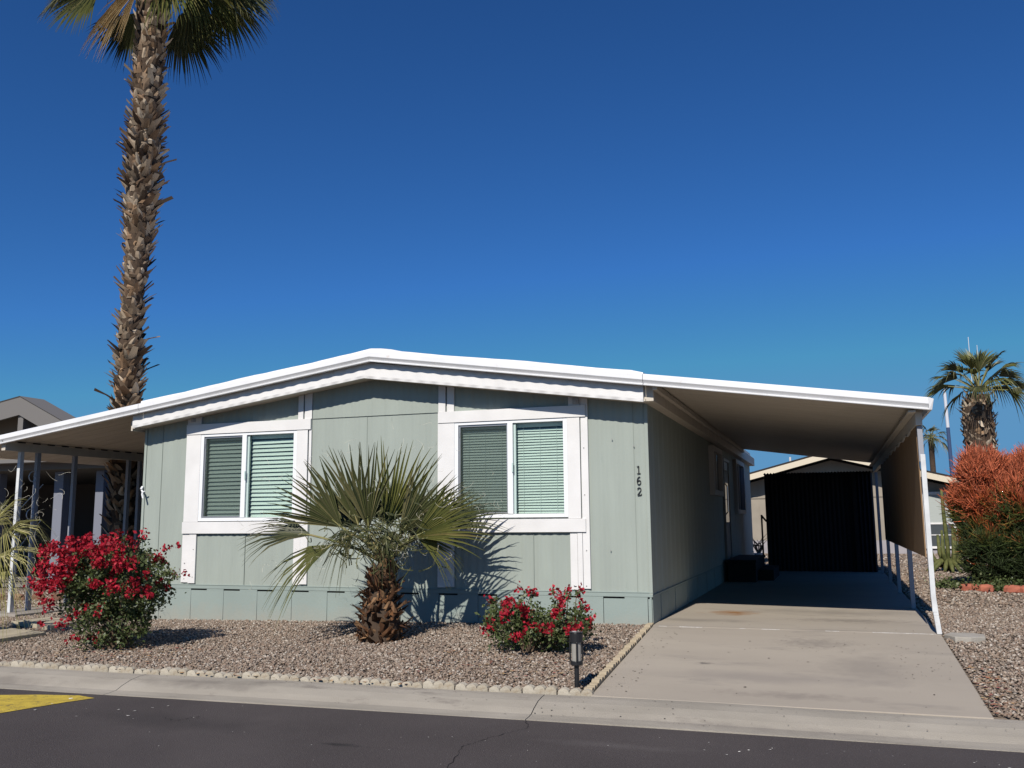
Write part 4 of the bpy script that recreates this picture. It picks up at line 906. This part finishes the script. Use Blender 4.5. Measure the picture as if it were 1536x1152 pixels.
# ------------------------------------------------------------------ black garden light
lx, ly = -.06, -3.33; lz = g(lx, ly)
gl = empty('garden_light', (lx,ly,lz), 'black cylindrical solar garden light on a stake at the corner of the gravel bed', 'garden light')
def cyl(m_, x, y, z0, z1, r, n=20): m_.tube([(x,y,z0),(x,y,z1)], r, n)
m_ = M(); cyl(m_, lx, ly, lz-.05, .02, .022); m_.build('stake', BLACK, gl)
m_ = M(); cyl(m_, lx, ly, .02, .055, .056); cyl(m_, lx, ly, .215, .295, .060); cyl(m_, lx, ly, .2955, .303, .064)
for k in range(4): a = k*PI/2+.35; m_.tube([(lx+.055*math.cos(a),ly+.055*math.sin(a),.05),(lx+.055*math.cos(a),ly+.055*math.sin(a),.22)], .009, 6)
m_.build('lamp_head', BLACK, gl, bevel=.003)
m_ = M(); cyl(m_, lx, ly, .0555, .2145, .044); m_.build('lens', mat('frosted_lens', (.30,.285,.25), .18, spec=.7, bump=.4, bscale=20), gl)
m_ = M(); cyl(m_, lx, ly, .3035, .306, .048); m_.build('solar_cell', mat('solar_cell', (.03,.03,.05), .1, spec=.8), gl)

# ------------------------------------------------------------------ house at the back right
TAN = mat('tan_stucco', (.33,.29,.235), .9, (.29,.255,.205), 2); TAN2 = mat('tan_siding', (.30,.27,.225), .9, (.27,.24,.20), 2)
CREAM = mat('cream_fascia', (.66,.58,.44), .7); LAV = mat('grey_block', (.36,.34,.35), .9, (.31,.29,.30), 4)
BROWNR = mat('brown_soffit', (.05,.042,.038), .9)
bh = empty('neighbour_house', (2.2,24,0), 'tan single storey house with cream roof edge behind the carport', 'house')
RX, RZ, BS = 2.2, 3.62, .262
def bz(x): return RZ-BS*abs(x-RX)
m_ = M(); Y = 23.7
m_.poly([(-2.2,Y,.45),(6.3,Y,.45),(6.3,Y,bz(6.3)-.3),(RX,Y,RZ-.3),(-2.2,Y,bz(-2.2)-.3)]); m_.poly([(6.3,Y,0),(6.3,40,0),(6.3,40,bz(6.3)-.3),(6.3,Y,bz(6.3)-.3)]); m_.poly([(-2.2,Y,0),(-2.2,40,0),(-2.2,40,bz(-2.2)-.3),(-2.2,Y,bz(-2.2)-.3)])
for x in np.arange(-2, 6.3, .4): m_.box(x, x+.012, Y-.012, Y, .45, bz(x)-.35)
m_.box(-2.2,6.3,Y-.03,Y,1.98,2.03); m_.build('wall', TAN, bh)
m_ = M(); m_.box(-2.3,6.35,Y-.02,Y+.1,-.05,.45); m_.build('foundation', LAV, bh)
m_ = M()
for xa, xb in ((-2.7,RX),(RX,6.9)):
    m_.hexa([(xa,22.95,bz(xa)-.24),(xb,22.95,bz(xb)-.24),(xb,23.0,bz(xb)-.24),(xa,23.0,bz(xa)-.24),(xa,22.95,bz(xa)),(xb,22.95,bz(xb)),(xb,23.0,bz(xb)),(xa,23.0,bz(xa))])
m_.build('fascia', CREAM, bh)
m_ = M()
for xa, xb in ((-2.7,RX),(RX,6.9)):
    m_.hexa([(xa,23.0,bz(xa)-.2),(xb,23.0,bz(xb)-.2),(xb,40,bz(xb)-.2),(xa,40,bz(xa)-.2),(xa,22.93,bz(xa)+.03),(xb,22.93,bz(xb)+.03),(xb,40,bz(xb)+.03),(xa,40,bz(xa)+.03)])
m_.build('roof', BROWNR, bh)
m_ = M(); m_.tube([(.7,26,3.1),(.7,26,3.62)], .04, 8); m_.build('vent_pipe', mat('pale_pipe',(.6,.6,.6),.6), bh)
m_ = M(); x0, x1, z0, z1 = 5.15,6.15,.25,2.02; m_.box(x0,x0+.08,Y-.09,Y-.031,z0,z1); m_.box(x1-.08,x1,Y-.09,Y-.031,z0,z1); m_.box(x0,x1,Y-.095,Y-.031,z1,z1+.1); m_.box(x0,x1,Y-.095,Y-.031,z0-.08,z0); m_.box(x0+.08,x1-.08,Y-.085,Y-.031,1.0,1.06)
m_.box(x0+.08,x1-.08,Y-.08,Y-.031,.62,.65)
wo = m_.build('window', WHITE, bh)
m_ = M(); m_.box(x0+.08,x1-.08,Y-.06,Y-.032,1.06,z1); m_.build('shade', mat('pale_shade',(.42,.45,.42),.8,(.38,.41,.385),20,stretch=(.2,1,3)), wo)
m_ = M(); m_.box(x0+.08,x1-.08,Y-.06,Y-.032,z0,1.0); m_.build('pane', mat('dim_glass',(.07,.08,.085),.15,spec=.8), wo)

# yard wall and planter seen through the gap by the shed
yw = M(); yw.box(-.6,.62,17.0,17.15,-.05,.30); 
pl = empty('potted_plant', (.05,16.6,0), 'bare twiggy plant in a pale pot beyond the side door steps', 'potted plant')
m_ = M(); m_.tube([(.05,16.6,-.02),(.05,16.6,.26)], [.10,.15], 12); m_.build('pot', mat('pale_pot',(.6,.57,.52),.8), pl)
m_ = M(); r_ = random.Random(5)
for i in range(14): m_.tube([(.05,16.6,.2),(.05+r_.uniform(-.15,.15),16.6,.45),(.05+r_.uniform(-.35,.3),16.6+r_.uniform(-.2,.2),r_.uniform(.45,.85))],[.02,.015,.006],5)
m_.build('twig', STEMM, pl)

# ------------------------------------------------------------------ neighbour at the left
nh = empty('neighbour_house', (-16,8,0), 'shaded beige house with a gable and white porch columns at the left edge', 'house')
BEI = mat('beige_wall', (.20,.165,.125), .9); SHADEF = mat('fascia_shade_grey', (.17,.16,.15), .7); SHADEC = mat('column_shade_grey', (.20,.21,.25), .6)  # fascia and column colours are darkened to stand in for shade
NY = 5.6
def nz(x): return 4.27-(.48*(x+15.9)) if x > -15.9 else 4.27+.17*(x+15.9)
k_ = 1.0
m_ = M()
for xa, xb in ((-21,-15.9),(-15.9,-13.8)):
    m_.hexa([(xa,5.0,nz(xa)-.42),(xb,5.0,nz(xb)-.42),(xb,5.06,nz(xb)-.42),(xa,5.06,nz(xa)-.42),(xa,5.0,nz(xa)),(xb,5.0,nz(xb)),(xb,5.06,nz(xb)),(xa,5.06,nz(xa))])
m_.box(-15.98,-15.82,5.061,5.5,3.35,3.83); m_.build('fascia', SHADEF, nh)
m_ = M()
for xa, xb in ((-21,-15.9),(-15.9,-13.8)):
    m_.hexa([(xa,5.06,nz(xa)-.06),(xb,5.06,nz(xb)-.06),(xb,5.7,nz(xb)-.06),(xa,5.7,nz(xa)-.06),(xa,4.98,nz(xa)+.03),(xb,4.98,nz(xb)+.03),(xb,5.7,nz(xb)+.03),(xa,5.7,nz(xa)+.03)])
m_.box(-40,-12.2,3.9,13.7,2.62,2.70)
m_.build('roof', SHADEF, nh)
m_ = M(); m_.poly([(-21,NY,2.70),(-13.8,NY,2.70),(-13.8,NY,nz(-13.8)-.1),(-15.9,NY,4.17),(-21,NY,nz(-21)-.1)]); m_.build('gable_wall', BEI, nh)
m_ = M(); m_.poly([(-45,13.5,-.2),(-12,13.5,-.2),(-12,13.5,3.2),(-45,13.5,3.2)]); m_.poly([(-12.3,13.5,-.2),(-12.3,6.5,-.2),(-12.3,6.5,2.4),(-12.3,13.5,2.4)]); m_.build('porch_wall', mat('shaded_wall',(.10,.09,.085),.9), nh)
m_ = M(); m_.box(-40,-12.2,4.30,4.37,2.48,2.62); m_.build('porch_beam', SHADEF, nh)
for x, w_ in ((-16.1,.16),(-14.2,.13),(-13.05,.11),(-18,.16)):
    m_ = M(); m_.box(x-w_,x+w_,4.65,4.85,-.14,2.45); m_.build('column', SHADEC, nh, bevel=.01)
m_ = M(); m_.box(-19.5,-17.4,13.40,13.49,-.1,2.1); m_.box(-16.9,-15.2,13.40,13.49,-.1,2.1); m_.build('garage_door', mat('slate_door',(.12,.13,.17),.6), nh)
m_ = M(); m_.box(-19.8,-12.2,4.9,13.4,-.13,-.05); m_.build('porch_floor', mat('porch_concrete',(.22,.2,.18),.9), nh)
BR2 = mat('brown_brick', (.24,.13,.085), .9, (.17,.09,.06), 8)
xx = -13.2
i = 0
while xx < -10.9:
    rock('border_brick', (xx, 1.9+(xx+13.2)*.35, -.08), (.17,.09,.07), BR2, 'brown brick in the curved border under the patio cover', 'brick', 'brown brick border in the left yard', 60+i, 1); xx += .36; i += 1
# ------------------------------------------------------------------ pole
pe = empty('flag_pole', (6.85,30,0), 'tall thin pole, white above and blue below, left of the stocky palm', 'pole')
m_ = M(); m_.tube([(6.89,30,-.1),(6.88,30,2.6),(6.86,30,4.9)], [.085,.08,.07], 12); m_.build('lower_section', mat('blue_pole',(.05,.08,.16),.35), pe)
m_ = M(); m_.tube([(6.86,30,4.9),(6.84,30,6.35)], [.068,.06], 12); m_.tube([(6.84,30,6.35),(6.86,30,6.7)], [.04,.035], 10); m_.build('upper_section', mat('white_pole',(.6,.62,.66),.4), pe)
an = empty('antenna', (8.55,34,0), 'thin white antenna mast showing above the stocky palm', 'antenna')
m_ = M(); m_.tube([(8.45,34,0),(8.45,34,9.35)], .013, 6); m_.tube([(8.78,34,8.3),(8.78,34,8.95)], .011, 6); m_.tube([(8.45,34,8.35),(8.78,34,8.35)], .009, 5); m_.build('mast', mat('antenna_white',(.7,.7,.7),.5), an)
# the roof over the home drains etc.: thin cable along the right side wall
